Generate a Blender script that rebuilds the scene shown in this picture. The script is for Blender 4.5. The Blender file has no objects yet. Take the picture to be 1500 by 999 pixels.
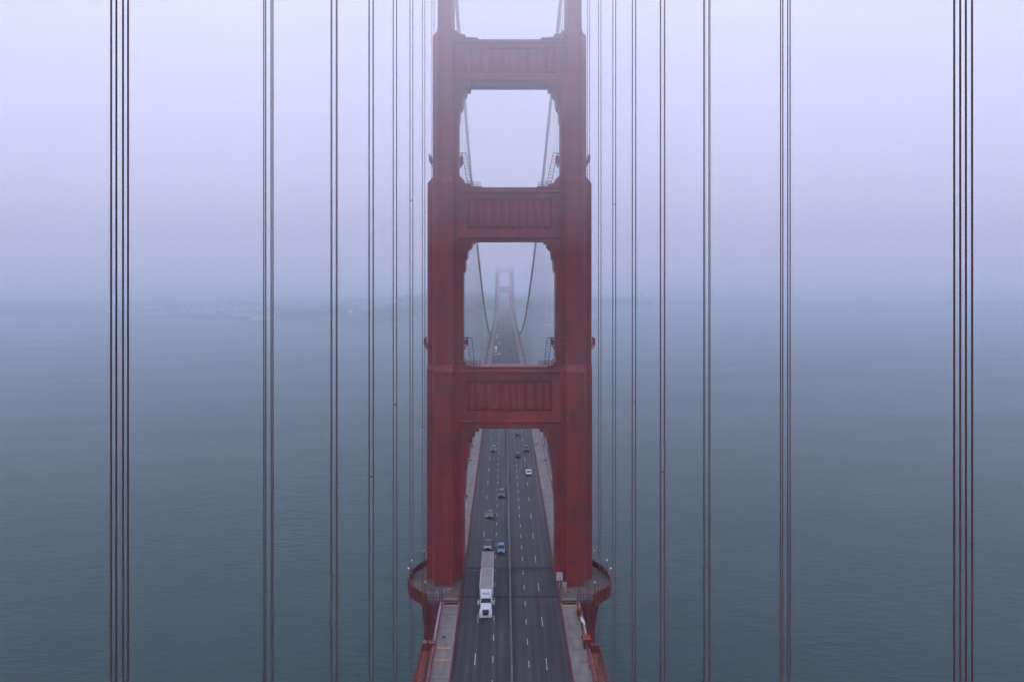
import bpy, math, random
from mathutils import Vector, noise
random.seed(7)
sc = bpy.context.scene
C = sc.collection
PI = math.pi
CAM_Z = 140.0
T1, T2 = 161.3, 1441.3          # the two towers, metres south of the camera
STEP = 15.24                    # suspender spacing
CX = 13.7                       # cable planes

# ------------------------------------------------------------------ materials
def new_mat(name):
    M = bpy.data.materials.new(name); M.use_nodes = True
    nt = M.node_tree
    return M, nt, nt.nodes['Principled BSDF']
def N(nt, t, **kw):
    n = nt.nodes.new(t)
    for k, v in kw.items(): setattr(n, k, v)
    return n
def varied(name, c, rough=.6, amount=.25, scale=(1, 1, 1), nscale=1.0, spec=.5, detail=6, bump=0, bscale=8, metal=0, c2=None, lo=.35, hi=.65, tint=None):
    """colour broken up by object-space noise, stretched by scale"""
    M, nt, b = new_mat(name)
    tc = N(nt, 'ShaderNodeTexCoord'); mp = N(nt, 'ShaderNodeMapping'); mp.inputs['Scale'].default_value = scale
    nt.links.new(tc.outputs['Object'], mp.inputs[0])
    no = N(nt, 'ShaderNodeTexNoise'); no.inputs['Scale'].default_value = nscale; no.inputs['Detail'].default_value = detail
    nt.links.new(mp.outputs[0], no.inputs['Vector'])
    r = N(nt, 'ShaderNodeValToRGB'); r.color_ramp.elements[0].position = lo; r.color_ramp.elements[1].position = hi
    d = c2 if c2 else tuple(x*(1-amount) for x in c)
    r.color_ramp.elements[0].color = (*d, 1); r.color_ramp.elements[1].color = (*c, 1)
    nt.links.new(no.outputs['Fac'], r.inputs[0]); nt.links.new(r.outputs[0], b.inputs['Base Color'])
    b.inputs['Roughness'].default_value = rough; b.inputs['Specular IOR Level'].default_value = spec; b.inputs['Metallic'].default_value = metal
    if bump:
        n2 = N(nt, 'ShaderNodeTexNoise'); n2.inputs['Scale'].default_value = bscale; n2.inputs['Detail'].default_value = 4
        nt.links.new(tc.outputs['Object'], n2.inputs['Vector'])
        bp = N(nt, 'ShaderNodeBump'); bp.inputs['Strength'].default_value = bump; bp.inputs['Distance'].default_value = .05
        nt.links.new(n2.outputs['Fac'], bp.inputs['Height']); nt.links.new(bp.outputs[0], b.inputs['Normal'])
    return M
def plain(name, c, rough=.5, spec=.5, metal=0):
    return varied(name, c, rough, .12, (1, 1, 1), 3.0, spec, 2, metal=metal)

def tower_paint(name, c, lo1=.78):
    """weathered paint: vertical streaks, blotches and riveted plate seams"""
    M, nt, b = new_mat(name)
    tc = N(nt, 'ShaderNodeTexCoord')
    mp = N(nt, 'ShaderNodeMapping'); mp.inputs['Scale'].default_value = (1.6, 1.6, .07)
    nt.links.new(tc.outputs['Object'], mp.inputs[0])
    n1 = N(nt, 'ShaderNodeTexNoise'); n1.inputs['Scale'].default_value = 1.3; n1.inputs['Detail'].default_value = 6
    nt.links.new(mp.outputs[0], n1.inputs['Vector'])
    n2 = N(nt, 'ShaderNodeTexNoise'); n2.inputs['Scale'].default_value = .16; n2.inputs['Detail'].default_value = 5
    nt.links.new(tc.outputs['Object'], n2.inputs['Vector'])
    m1 = N(nt, 'ShaderNodeMapRange'); m1.inputs[1].default_value = .3; m1.inputs[2].default_value = .7; m1.inputs[3].default_value = lo1; m1.inputs[4].default_value = 1.12
    nt.links.new(n1.outputs['Fac'], m1.inputs[0])
    m2 = N(nt, 'ShaderNodeMapRange'); m2.inputs[1].default_value = .3; m2.inputs[2].default_value = .7; m2.inputs[3].default_value = .7; m2.inputs[4].default_value = 1.2
    nt.links.new(n2.outputs['Fac'], m2.inputs[0])
    # plate seams every 4.6 m up the legs and every 1.15 m across
    sp = N(nt, 'ShaderNodeSeparateXYZ'); nt.links.new(tc.outputs['Object'], sp.inputs[0])
    def seam(sock, period, width, dark):
        f = N(nt, 'ShaderNodeMath', operation='FRACT'); d = N(nt, 'ShaderNodeMath', operation='DIVIDE'); d.inputs[1].default_value = period
        nt.links.new(sock, d.inputs[0]); nt.links.new(d.outputs[0], f.inputs[0])
        l = N(nt, 'ShaderNodeMath', operation='LESS_THAN'); l.inputs[1].default_value = width/period
        nt.links.new(f.outputs[0], l.inputs[0])
        k = N(nt, 'ShaderNodeMapRange'); k.inputs[3].default_value = 1; k.inputs[4].default_value = dark
        nt.links.new(l.outputs[0], k.inputs[0]); return k.outputs[0]
    s1 = seam(sp.outputs['Z'], 4.6, .12, .8); s2 = seam(sp.outputs['X'], 1.15, .05, .93)
    # each plate has weathered a little differently
    cb = N(nt, 'ShaderNodeCombineXYZ')
    for k_, (ax, per) in enumerate((('X', 1.15), ('Z', 4.6))):
        d = N(nt, 'ShaderNodeMath', operation='DIVIDE'); d.inputs[1].default_value = per; f = N(nt, 'ShaderNodeMath', operation='FLOOR')
        nt.links.new(sp.outputs[ax], d.inputs[0]); nt.links.new(d.outputs[0], f.inputs[0]); nt.links.new(f.outputs[0], cb.inputs[k_])
    wn = N(nt, 'ShaderNodeTexWhiteNoise', noise_dimensions='3D'); nt.links.new(cb.outputs[0], wn.inputs['Vector'])
    s3 = N(nt, 'ShaderNodeMapRange'); s3.inputs[3].default_value = .86; s3.inputs[4].default_value = 1.12; nt.links.new(wn.outputs['Value'], s3.inputs[0])
    mul = None
    for s in (m1.outputs[0], m2.outputs[0], s1, s2, s3.outputs[0]):
        if mul is None: mul = s
        else:
            m = N(nt, 'ShaderNodeMath', operation='MULTIPLY'); nt.links.new(mul, m.inputs[0]); nt.links.new(s, m.inputs[1]); mul = m.outputs[0]
    v = N(nt, 'ShaderNodeVectorMath', operation='SCALE'); v.inputs[0].default_value = c
    nt.links.new(mul, v.inputs['Scale']); nt.links.new(v.outputs[0], b.inputs['Base Color'])
    b.inputs['Roughness'].default_value = .48; b.inputs['Specular IOR Level'].default_value = .35
    return M

RED = (.225, .0100, .0092)
M_RED = tower_paint('tower_red_paint', RED)
M_PANEL = varied('panel_red_paint', tuple(v*1.02 for v in RED), .48, .14, (1.6, 1.6, .2), 1.5, .35)
M_REDP = varied('steel_red_paint', (.17, .014, .014), .55, .45, (1, .3, 1), 1.2, .3)
M_ORANGE = varied('orange_paint', (.33, .05, .02), .6, .5, (1, 1, 1), 1.5, .3)
M_ROPE = varied('rope_paint', (.15, .048, .044), .65, .55, (6, 6, 1.0), 5, .25, bump=.6, bscale=40, lo=.3, hi=.7)
M_CABLE = varied('cable_paint', (.20, .11, .115), .6, .3, (1, .2, 1), 1, .3)
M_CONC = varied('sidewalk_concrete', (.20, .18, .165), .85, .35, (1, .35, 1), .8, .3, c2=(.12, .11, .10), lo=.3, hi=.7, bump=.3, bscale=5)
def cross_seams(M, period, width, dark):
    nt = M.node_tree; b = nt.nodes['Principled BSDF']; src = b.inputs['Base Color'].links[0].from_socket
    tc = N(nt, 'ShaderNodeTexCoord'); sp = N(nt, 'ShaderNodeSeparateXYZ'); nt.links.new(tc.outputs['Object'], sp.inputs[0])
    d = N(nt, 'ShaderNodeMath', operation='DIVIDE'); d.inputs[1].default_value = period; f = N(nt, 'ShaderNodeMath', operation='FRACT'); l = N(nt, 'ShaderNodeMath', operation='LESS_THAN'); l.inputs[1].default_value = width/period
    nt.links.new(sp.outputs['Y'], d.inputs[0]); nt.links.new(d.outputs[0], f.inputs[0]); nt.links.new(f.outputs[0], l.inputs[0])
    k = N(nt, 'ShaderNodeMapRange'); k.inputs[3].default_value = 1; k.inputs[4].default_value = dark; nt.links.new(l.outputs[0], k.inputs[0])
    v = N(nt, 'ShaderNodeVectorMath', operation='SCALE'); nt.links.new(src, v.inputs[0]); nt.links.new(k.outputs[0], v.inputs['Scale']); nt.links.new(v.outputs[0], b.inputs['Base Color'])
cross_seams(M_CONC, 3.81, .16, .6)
M_PLAT = varied('platform_concrete', (.10, .085, .078), .85, .35, (1, 1, 1), .5, .3, c2=(.065, .055, .052))
M_PIER = varied('pier_concrete', (.20, .19, .18), .9, .4, (.2, .2, .05), 1, .3)
M_WHITE = plain('white_paint', (.62, .62, .66), .35)
M_MARK = varied('lane_paint', (.50, .50, .49), .7, .5, (1, .5, 1), 4, .3)
M_YEL = varied('yellow_paint', (.60, .36, .04), .7, .5, (1, 1, 1), 5, .3, c2=(.34, .22, .06))
M_GREY = varied('galvanised_steel', (.32, .31, .36), .5, .3, (1, .3, 1), 1, .4)
M_BARR = varied('barrier_grey', (.11, .105, .11), .6, .35, (1, .2, 1), 1.5, .3)
M_DARK = plain('dark_rubber', (.018, .018, .02), .7)
M_STEEL = plain('dark_joint_steel', (.014, .017, .028), .8, .2)
M_LIGHTHEAD = plain('lamp_glass', (.75, .72, .66), .3)
M_TRAILER = varied('trailer_roof', (.24, .235, .235), .6, .25, (1, .15, 1), 1.2, .3)
M_TEXTP = plain('lettering_purple', (.05, .02, .14), .5)
M_TEXTG = plain('lettering_grey', (.16, .16, .20), .5)
M_PIPE = varied('ochre_pipe', (.16, .10, .03), .7, .5, (1, .2, 1), 2, .3)
M_BLACK = plain('black_paint', (.01, .01, .012), .4)
def glass_mat():
    M, nt, b = new_mat('tinted_glass')
    b.inputs['Base Color'].default_value = (.018, .05, .058, 1); b.inputs['Roughness'].default_value = .08; b.inputs['Specular IOR Level'].default_value = .8
    return M
M_GLASS = glass_mat()
M_GLASS_D = plain('dark_cab_glass', (.006,.022,.025), .25, .15)
def car_paint(name, c):
    M, nt, b = new_mat(name)
    b.inputs['Base Color'].default_value = (*c, 1); b.inputs['Roughness'].default_value = .3; b.inputs['Coat Weight'].default_value = .25; b.inputs['Coat Roughness'].default_value = .08
    return M
def asphalt():
    M, nt, b = new_mat('asphalt')
    tc = N(nt, 'ShaderNodeTexCoord')
    def nz(scale, s, det):
        mp = N(nt, 'ShaderNodeMapping'); mp.inputs['Scale'].default_value = scale; nt.links.new(tc.outputs['Object'], mp.inputs[0])
        n = N(nt, 'ShaderNodeTexNoise'); n.inputs['Scale'].default_value = s; n.inputs['Detail'].default_value = det
        nt.links.new(mp.outputs[0], n.inputs['Vector']); return n.outputs['Fac']
    def rng(s, a, bb, lo, hi):
        m = N(nt, 'ShaderNodeMapRange'); m.inputs[1].default_value = lo; m.inputs[2].default_value = hi; m.inputs[3].default_value = a; m.inputs[4].default_value = bb
        nt.links.new(s, m.inputs[0]); return m.outputs[0]
    parts = [rng(nz((1.1, .012, 1), 1.3, 4), .45, 1.35, .3, .7), rng(nz((.35, .05, 1), .5, 5), .65, 1.25, .3, .7), rng(nz((1, 1, 1), 2.2, 6), .85, 1.12, .3, .7)]
    # wheel tracks: two worn bands to a lane
    sp = N(nt, 'ShaderNodeSeparateXYZ'); nt.links.new(tc.outputs['Object'], sp.inputs[0])
    mm = N(nt, 'ShaderNodeMath', operation='MULTIPLY'); mm.inputs[1].default_value = 2*PI/1.525; nt.links.new(sp.outputs['X'], mm.inputs[0])
    cs = N(nt, 'ShaderNodeMath', operation='COSINE'); nt.links.new(mm.outputs[0], cs.inputs[0])
    parts.append(rng(cs.outputs[0], .78, 1.15, -1, 1))
    ca = N(nt, 'ShaderNodeCombineXYZ')
    for k_, (ax, per) in enumerate((('X', 3.05), ('Y', 45.72))):
        d = N(nt, 'ShaderNodeMath', operation='DIVIDE'); d.inputs[1].default_value = per; f = N(nt, 'ShaderNodeMath', operation='FLOOR')
        nt.links.new(sp.outputs[ax], d.inputs[0]); nt.links.new(d.outputs[0], f.inputs[0]); nt.links.new(f.outputs[0], ca.inputs[k_])
    w3 = N(nt, 'ShaderNodeTexWhiteNoise', noise_dimensions='3D'); nt.links.new(ca.outputs[0], w3.inputs['Vector']); parts.append(rng(w3.outputs['Value'], .84, 1.14, 0, 1))
    # slab colour changes from bay to bay
    d = N(nt, 'ShaderNodeMath', operation='DIVIDE'); d.inputs[1].default_value = STEP; nt.links.new(sp.outputs['Y'], d.inputs[0])
    fl = N(nt, 'ShaderNodeMath', operation='FLOOR'); nt.links.new(d.outputs[0], fl.inputs[0])
    wn = N(nt, 'ShaderNodeTexWhiteNoise', noise_dimensions='1D'); nt.links.new(fl.outputs[0], wn.inputs['W'])
    parts.append(rng(wn.outputs['Value'], .93, 1.07, 0, 1))
    mul = parts[0]
    for s in parts[1:]:
        m = N(nt, 'ShaderNodeMath', operation='MULTIPLY'); nt.links.new(mul, m.inputs[0]); nt.links.new(s, m.inputs[1]); mul = m.outputs[0]
    v = N(nt, 'ShaderNodeVectorMath', operation='SCALE'); v.inputs[0].default_value = (.031, .029, .032)
    nt.links.new(mul, v.inputs['Scale']); nt.links.new(v.outputs[0], b.inputs['Base Color'])
    b.inputs['Roughness'].default_value = .7; b.inputs['Specular IOR Level'].default_value = .35
    return M
M_ASPH = asphalt()
def water_mat():
    M, nt, b = new_mat('sea_water')
    tc = N(nt, 'ShaderNodeTexCoord')
    def nz(scale, s, det, rot=0, rough=.55):
        mp = N(nt, 'ShaderNodeMapping'); mp.inputs['Scale'].default_value = scale; mp.inputs['Rotation'].default_value = (0, 0, rot)
        nt.links.new(tc.outputs['Object'], mp.inputs[0])
        n = N(nt, 'ShaderNodeTexNoise'); n.inputs['Scale'].default_value = s; n.inputs['Detail'].default_value = det; n.inputs['Roughness'].default_value = rough
        nt.links.new(mp.outputs[0], n.inputs['Vector']); return n.outputs['Fac']
    a = nz((1, 2.6, 1), .11, 7, .35, .6); c = nz((1, 1.7, 1), .45, 4, -.2); big = nz((1, 1.6, 1), .006, 5, .3)
    sw = nz((1, 2.2, 1), .028, 3, .5)
    ad0 = N(nt, 'ShaderNodeMath', operation='MULTIPLY_ADD'); ad0.inputs[1].default_value = .8; nt.links.new(sw, ad0.inputs[0]); nt.links.new(a, ad0.inputs[2]); a = ad0.outputs[0]
    rr = N(nt, 'ShaderNodeMapRange'); rr.inputs[1].default_value = .35; rr.inputs[2].default_value = .65; rr.inputs[3].default_value = .16; rr.inputs[4].default_value = .26
    nt.links.new(nz((.6, 2.4, 1), .004, 6, .25), rr.inputs[0]); nt.links.new(rr.outputs[0], b.inputs['Roughness'])
    add = N(nt, 'ShaderNodeMath', operation='MULTIPLY_ADD'); add.inputs[1].default_value = .28; nt.links.new(c, add.inputs[0]); nt.links.new(a, add.inputs[2])
    bp = N(nt, 'ShaderNodeBump'); bp.inputs['Strength'].default_value = 1.0; bp.inputs['Distance'].default_value = 1.2
    nt.links.new(add.outputs[0], bp.inputs['Height']); nt.links.new(bp.outputs[0], b.inputs['Normal'])
    r = N(nt, 'ShaderNodeValToRGB'); r.color_ramp.elements[0].position = .35; r.color_ramp.elements[1].position = .65
    r.color_ramp.elements[0].color = (.0005, .024, .0195, 1); r.color_ramp.elements[1].color = (.0008, .034, .028, 1)
    nt.links.new(big, r.inputs[0]); nt.links.new(r.outputs[0], b.inputs['Base Color'])
    b.inputs['IOR'].default_value = 1.33; b.inputs['Specular IOR Level'].default_value = .36
    return M
M_WATER = water_mat()
def land_mat():
    M, nt, b = new_mat('shore_land')
    g = N(nt, 'ShaderNodeNewGeometry'); sp = N(nt, 'ShaderNodeSeparateXYZ'); nt.links.new(g.outputs['Position'], sp.inputs[0])
    tc = N(nt, 'ShaderNodeTexCoord'); no = N(nt, 'ShaderNodeTexNoise'); no.inputs['Scale'].default_value = .006; no.inputs['Detail'].default_value = 7
    nt.links.new(tc.outputs['Object'], no.inputs['Vector'])
    r = N(nt, 'ShaderNodeValToRGB'); r.color_ramp.elements[0].position = .4; r.color_ramp.elements[1].position = .62
    r.color_ramp.elements[0].color = (.035, .055, .03, 1); r.color_ramp.elements[1].color = (.085, .095, .055, 1)
    nt.links.new(no.outputs['Fac'], r.inputs[0])
    s = N(nt, 'ShaderNodeMapRange'); s.inputs[1].default_value = 2.3; s.inputs[2].default_value = 3.2
    nt.links.new(sp.outputs['Z'], s.inputs[0])
    w_ = N(nt, 'ShaderNodeMath', operation='LESS_THAN'); w_.inputs[1].default_value = 110; nt.links.new(sp.outputs['X'], w_.inputs[0])
    mxx = N(nt, 'ShaderNodeMath', operation='MAXIMUM'); nt.links.new(s.outputs[0], mxx.inputs[0]); nt.links.new(w_.outputs[0], mxx.inputs[1])
    mx = N(nt, 'ShaderNodeMixRGB'); mx.inputs[1].default_value = (.50, .46, .40, 1); nt.links.new(mxx.outputs[0], mx.inputs[0]); nt.links.new(r.outputs[0], mx.inputs[2])
    nt.links.new(mx.outputs[0], b.inputs['Base Color']); b.inputs['Roughness'].default_value = .9
    return M
M_LAND = land_mat()
M_WOOD = varied('woodland_leaves', (.028, .045, .022), .9, .5, (1, 1, 1), .05, .2)

# ------------------------------------------------------------------ mesh helpers
class MB:
    def __init__(s): s.v = []; s.f = []; s.m = []; s.mats = []
    def mi(s, mat):
        if mat is None: return 0
        if mat not in s.mats: s.mats.append(mat)
        return s.mats.index(mat)
    def add(s, vs, fs, mat=None):
        n = len(s.v); s.v += [tuple(p) for p in vs]; k = s.mi(mat)
        for f in fs: s.f.append(tuple(n+i for i in f)); s.m.append(k)
        return s
    def box(s, lo, hi, mat=None):
        x0, y0, z0 = lo; x1, y1, z1 = hi
        return s.add([(x0,y0,z0),(x1,y0,z0),(x1,y1,z0),(x0,y1,z0),(x0,y0,z1),(x1,y0,z1),(x1,y1,z1),(x0,y1,z1)],
                     [(3,2,1,0),(4,5,6,7),(0,1,5,4),(1,2,6,5),(2,3,7,6),(3,0,4,7)], mat)
    def cbox(s, c, h, mat=None): return s.box([c[i]-h[i] for i in range(3)], [c[i]+h[i] for i in range(3)], mat)
    def rings(s, rings, mat=None, cap=True):
        n = len(rings[0]); vs = [p for r in rings for p in r]; fs = []
        for k in range(len(rings)-1):
            for i in range(n):
                j = (i+1) % n; fs.append((k*n+i, k*n+j, (k+1)*n+j, (k+1)*n+i))
        if cap: fs.append(tuple(reversed(range(n)))); fs.append(tuple((len(rings)-1)*n+i for i in range(n)))
        return s.add(vs, fs, mat)
    def tube(s, pts, r, n=8, mat=None, cap=True):
        pts = [Vector(p) for p in pts]; rr = r if isinstance(r, (list, tuple)) else [r]*len(pts); R = []
        for i, p in enumerate(pts):
            d = (pts[min(i+1, len(pts)-1)] - pts[max(i-1, 0)]).normalized()
            up = Vector((0, 0, 1)) if abs(d.z) < .9 else Vector((0, 1, 0))
            a = d.cross(up).normalized(); b = a.cross(d)
            R.append([p + a*math.cos(2*PI*k/n)*rr[i] + b*math.sin(2*PI*k/n)*rr[i] for k in range(n)])
        return s.rings(R, mat, cap)
    def bar(s, a, b, w, mat=None): return s.tube([a, b], w*.7071, 4, mat)
    def prism(s, poly, y0, y1, mat=None):
        """polygon in x,z pushed through in y"""
        n = len(poly); vs = [(x, y0, z) for x, z in poly] + [(x, y1, z) for x, z in poly]
        fs = [tuple(range(n)), tuple(reversed(range(n, 2*n)))] + [((i+1) % n, i, n+i, n+(i+1) % n) for i in range(n)]
        return s.add(vs, fs, mat)
    def slab(s, poly, z0, z1, mat=None):
        n = len(poly); vs = [(x, y, z0) for x, y in poly] + [(x, y, z1) for x, y in poly]
        fs = [tuple(reversed(range(n))), tuple(range(n, 2*n))] + [(i, (i+1) % n, n+(i+1) % n, n+i) for i in range(n)]
        return s.add(vs, fs, mat)
    def build(s, name, mat=None, parent=None, smooth=False, loc=None):
        me = bpy.data.meshes.new(name)
        if loc is not None:
            L = Vector(loc); vv = [tuple(Vector(p)-L) for p in s.v]
        else: vv = s.v
        me.from_pydata(vv, [], s.f)
        for m in (s.mats or [mat]): me.materials.append(m)
        if len(s.mats) > 1: me.polygons.foreach_set('material_index', s.m)
        import bmesh
        bm = bmesh.new(); bm.from_mesh(me); bmesh.ops.recalc_face_normals(bm, faces=bm.faces); bm.to_mesh(me); bm.free()
        if smooth: me.polygons.foreach_set('use_smooth', [True]*len(me.polygons))
        me.update()
        o = bpy.data.objects.new(name, me); C.objects.link(o)
        if loc is not None: o.location = loc
        if parent is not None: o.parent = parent
        return o
def tag(o, label=None, cat=None, group=None, kind=None):
    if label: o['label'] = label
    if cat: o['category'] = cat
    if group: o['group'] = group
    if kind: o['kind'] = kind
    return o
def empty(name, loc, label=None, cat=None, group=None, rz=0):
    o = bpy.data.objects.new(name, None); C.objects.link(o); o.location = loc; o.rotation_euler.z = rz; o.empty_display_size = .5
    return tag(o, label, cat, group)
def copy_tree(o, parent=None):
    c = o.copy(); C.objects.link(c); c.parent = parent
    for ch in list(o.children): copy_tree(ch, c)
    return c
def text_mesh(name, body, size, mat, parent, loc, rot, extrude=.006, align='CENTER', sx=1.0):
    cu = bpy.data.curves.new(name, 'FONT'); cu.body = body; cu.size = size; cu.extrude = extrude; cu.align_x = align; cu.align_y = 'CENTER'; cu.space_line = .85; cu.offset = size*.012
    t = bpy.data.objects.new(name+'_src', cu); C.objects.link(t)
    bpy.context.view_layer.update()
    me = bpy.data.meshes.new_from_object(t.evaluated_get(bpy.context.evaluated_depsgraph_get()))
    bpy.data.objects.remove(t)
    me.name = name; me.materials.clear(); me.materials.append(mat)
    o = bpy.data.objects.new(name, me); C.objects.link(o); o.parent = parent; o.location = loc; o.rotation_euler = rot; o.scale = (sx, 1, 1)
    return o

# ------------------------------------------------------------------ bridge profile
def dz_exact(y):
    if y < T1: return 75.5 - .024*(T1-y)
    if y < T2: return 75.5 + 4.7*(1-((y-801.3)/640)**2)
    return 75.5 - .012*(y-T2)
Y0 = T1 - STEP*16
def dz(y):
    k = math.floor((y-Y0)/STEP); a = Y0+k*STEP; t = (y-a)/STEP
    return dz_exact(a)*(1-t) + dz_exact(a+STEP)*t
def cable_z(y):
    if y < T1:
        s = T1-y; return 227 - .44*s - .5*6.8e-4*s*(343-s)
    if y < T2: return 83 + 144*((y-801.3)/640)**2
    s = y-T2; return 227 - .44*s - .5*6.8e-4*s*(343-s)
YS = [Y0+STEP*k for k in range(0, 131)]      # deck stations
YEND = YS[-1]

def strip(x0, x1, z0, z1, ys=YS):
    """slab following the deck grade; z0,z1 are offsets from the road surface"""
    mb = MB(); mb.rings([[(x0,y,dz(y)+z0),(x1,y,dz(y)+z0),(x1,y,dz(y)+z1),(x0,y,dz(y)+z1)] for y in ys]); return mb

# ------------------------------------------------------------------ the setting
road = strip(-9.72, 9.72, -.35, 0).build('road', M_ASPH); tag(road, kind='structure')
# deck floor beams and underside girders
for s in (-1, 1):
    a, b = sorted((s*10.05, s*13.25))
    ys1 = [y for y in YS if y < 148] + [147.6]; ys2 = [170.8] + [y for y in YS if y > 172]
    mb = strip(a, b, -.2, .22, ys1); mb2 = strip(a, b, -.2, .22, ys2)
    mb.add(mb2.v, mb2.f)
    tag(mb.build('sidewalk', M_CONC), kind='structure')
    c0, c1 = sorted((s*9.74, s*10.03))
    tag(strip(c0, c1, -.3, .16).build('kerb', varied('kerb_red', (.13, .03, .03), .7, .4, (1, .3, 1), 1, .3)), kind='structure')
under = MB()
for y in YS:
    under.box((-13.4, y-.25, dz(y)-2.2), (13.4, y+.25, dz(y)-.37))
for x in (-9, -6, -3, 0, 3, 6, 9):
    m = strip(x-.15, x+.15, -1.2, -.36); under.add(m.v, m.f)
tag(under.build('deck_floor_beams', M_REDP), kind='structure')

# painted markings: 4 mm above the road
mk = MB()
def dash(x, y0, y1, w=.13):
    mk.box((x-w/2, y0, dz(y0)+.003), (x+w/2, y1, dz(y0)+.004))
    n = len(mk.v)
    for i in (n-6, n-5, n-2, n-1):
        p = mk.v[i]; mk.v[i] = (p[0], p[1], p[2]+dz(y1)-dz(y0))
for base, x, per, ln in ((126.9, -6.12, 14.6, 3.6), (126.9, -3.1, 7.3, 2.1), (125.5, 3.0, 7.3, 2.1), (125.5, 6.0, 14.6, 3.6)):
    k = -9
    while base+k*per < 1500:
        y = base+k*per; k += 1
        dash(x+random.uniform(-.02, .02), y-ln/2, y+ln/2, .14 if y < 300 else .16)
tag(mk.build('lane_markings', M_MARK), kind='structure')
jt = MB()
for y in YS:
    if y > 900: break
    jt.box((-9.6, y-.05, dz(y)+.003), (9.6, y+.05, dz(y)+.0045))
for y, w in ((164.2, .55), (162.6, .12), (150.3, .3)):
    jt.box((-9.65, y-w, dz(y)-.03), (9.65, y+w, dz(y)+.022))
tag(jt.build('deck_joints', M_STEEL), kind='structure')

# water, one sheet to the horizon
wm = MB()
wm.add([(-13000,-1200,0),(13000,-1200,0),(13000,14500,0),(-13000,14500,0)], [(0,1,2,3)])
tag(wm.build('water', M_WATER), kind='structure')

# land on the far side
SH = [(-7000,3300),(-3000,2800),(-1781,2626),(-1200,2560),(-849,2380),(-720,2250),(-630,2176),(-332,2031),(-200,1950),(-90,1790),(-45,1715),(40,1760),(75,2040),(150,2200),
      (306,2560),(427,2830),(560,3000),(640,3040),(796,3500),(1200,3650),(2260,3700),(2700,3900),(3000,5200),(3200,9000),(-7000,9000)]
def inside(x, y):
    c = False; n = len(SH)
    for i in range(n):
        x1, y1 = SH[i]; x2, y2 = SH[(i+1) % n]
        if (y1 > y) != (y2 > y) and x < (x2-x1)*(y-y1)/(y2-y1)+x1: c = not c
    return c
def sdist(x, y):
    d = 1e9; n = len(SH)-2
    for i in range(n):
        x1, y1 = SH[i]; x2, y2 = SH[i+1]; L = (x2-x1)**2+(y2-y1)**2
        t = max(0, min(1, ((x-x1)*(x2-x1)+(y-y1)*(y2-y1))/L)); d = min(d, math.hypot(x-x1-t*(x2-x1), y-y1-t*(y2-y1)))
    return d
def land_h(x, y):
    d = sdist(x, y)
    if not inside(x, y): return -min(d*.05, 8)
    wob = noise.fractal(Vector((x*.0011+3.1, y*.0011, 0)), .9, 2.0, 5)
    flat = 1/(1+math.exp((x+430)/130))            # the low airfield flats on the east side
    bluff = 62*math.exp(-((x+10)/150)**2)*min(1, d/35)
    h = (1.5 if x > 100 else 3.4) + min(d, 60)*.05 + (1-flat*.93)*min(d/420, 1)**.8*(66+60*max(wob, -.4)) + max(0, d-700)*.05*(1+.8*wob)
    h = max(h, bluff) if d < 400 else h
    return min(h, 150)
gx = [-7000+90*i for i in range(60)] + [-1600+28*i for i in range(114)] + [1600+90*i for i in range(18)]
gx = sorted(set(gx)); gy = [1680+22*i for i in range(62)] + [3044+60*i for i in range(40)] + [5450+220*i for i in range(16)]
lm = MB(); vs = [(x, y, land_h(x, y)) for y in gy for x in gx]; nx = len(gx)
fs = [(j*nx+i, j*nx+i+1, (j+1)*nx+i+1, (j+1)*nx+i) for j in range(len(gy)-1) for i in range(nx-1)
      if max(vs[j*nx+i][2], vs[j*nx+i+1][2], vs[(j+1)*nx+i][2], vs[(j+1)*nx+i+1][2]) > -7.9]
lm.add(vs, fs); tag(lm.build('hills', M_LAND, smooth=True), kind='structure')

# far woodland on the hills: one mass
wd = MB()
def blob(c, r, h):
    n = 6; R = []
    for t, q in ((0, .55), (.25, 1), (.6, .85), (.9, .45)):
        R.append([(c[0]+math.cos(2*PI*k/n+t*2)*r*q*random.uniform(.75, 1.2), c[1]+math.sin(2*PI*k/n+t*2)*r*q*random.uniform(.75, 1.2), c[2]+h*t) for k in range(n)])
    wd.rings(R)
cnt = 0
while cnt < 3600:
    x = random.uniform(-1500, 1500); y = random.uniform(1760, 3900)
    if not inside(x, y) or sdist(x, y) < 40: continue
    n_ = noise.noise(Vector((x*.004, y*.004, 5)))
    if x < -420 and n_ < .25: continue
    if n_ < -.18: continue
    r = random.uniform(6, 14); blob((x, y, land_h(x, y)-2), r, random.uniform(12, 24)); cnt += 1
tag(wd.build('woodland', M_WOOD), 'dark woodland covering the far hills in the haze', 'woodland', kind='stuff')

# ------------------------------------------------------------------ towers
def cross(cx, cy, z, P):
    w1, d1, w2, d2, w3, d3 = P
    q = [(w1,-d1),(w1,-d2),(w2,-d3-.35),(w2,-d3),(w3,-d3)]
    pts = q + [(x,-y) for x, y in reversed(q)] + [(-x,-y) for x, y in q] + [(-x,y) for x, y in reversed(q)]
    return [(cx+x, cy+y, z) for x, y in pts]
P0 = (1.95, 8.2, 3.1, 6.4, 4.35, 4.6)
P1 = (1.75, 7.0, 2.8, 5.3, 3.9, 3.1)
P2 = (1.73, 5.75, 2.77, 4.3, 3.82, 2.6)
P3 = (1.66, 4.9, 2.70, 3.7, 2.76, 2.0)
P4 = (1.52, 4.3, 1.62, 2.6, 1.66, 1.6)
LEG = [(12, P0), (72.5, P0), (73.4, P1), (120.2, P1), (121.5, P2), (159.9, P2), (161.3, P3), (191.4, P3), (192.6, P4), (226, P4)]
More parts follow.
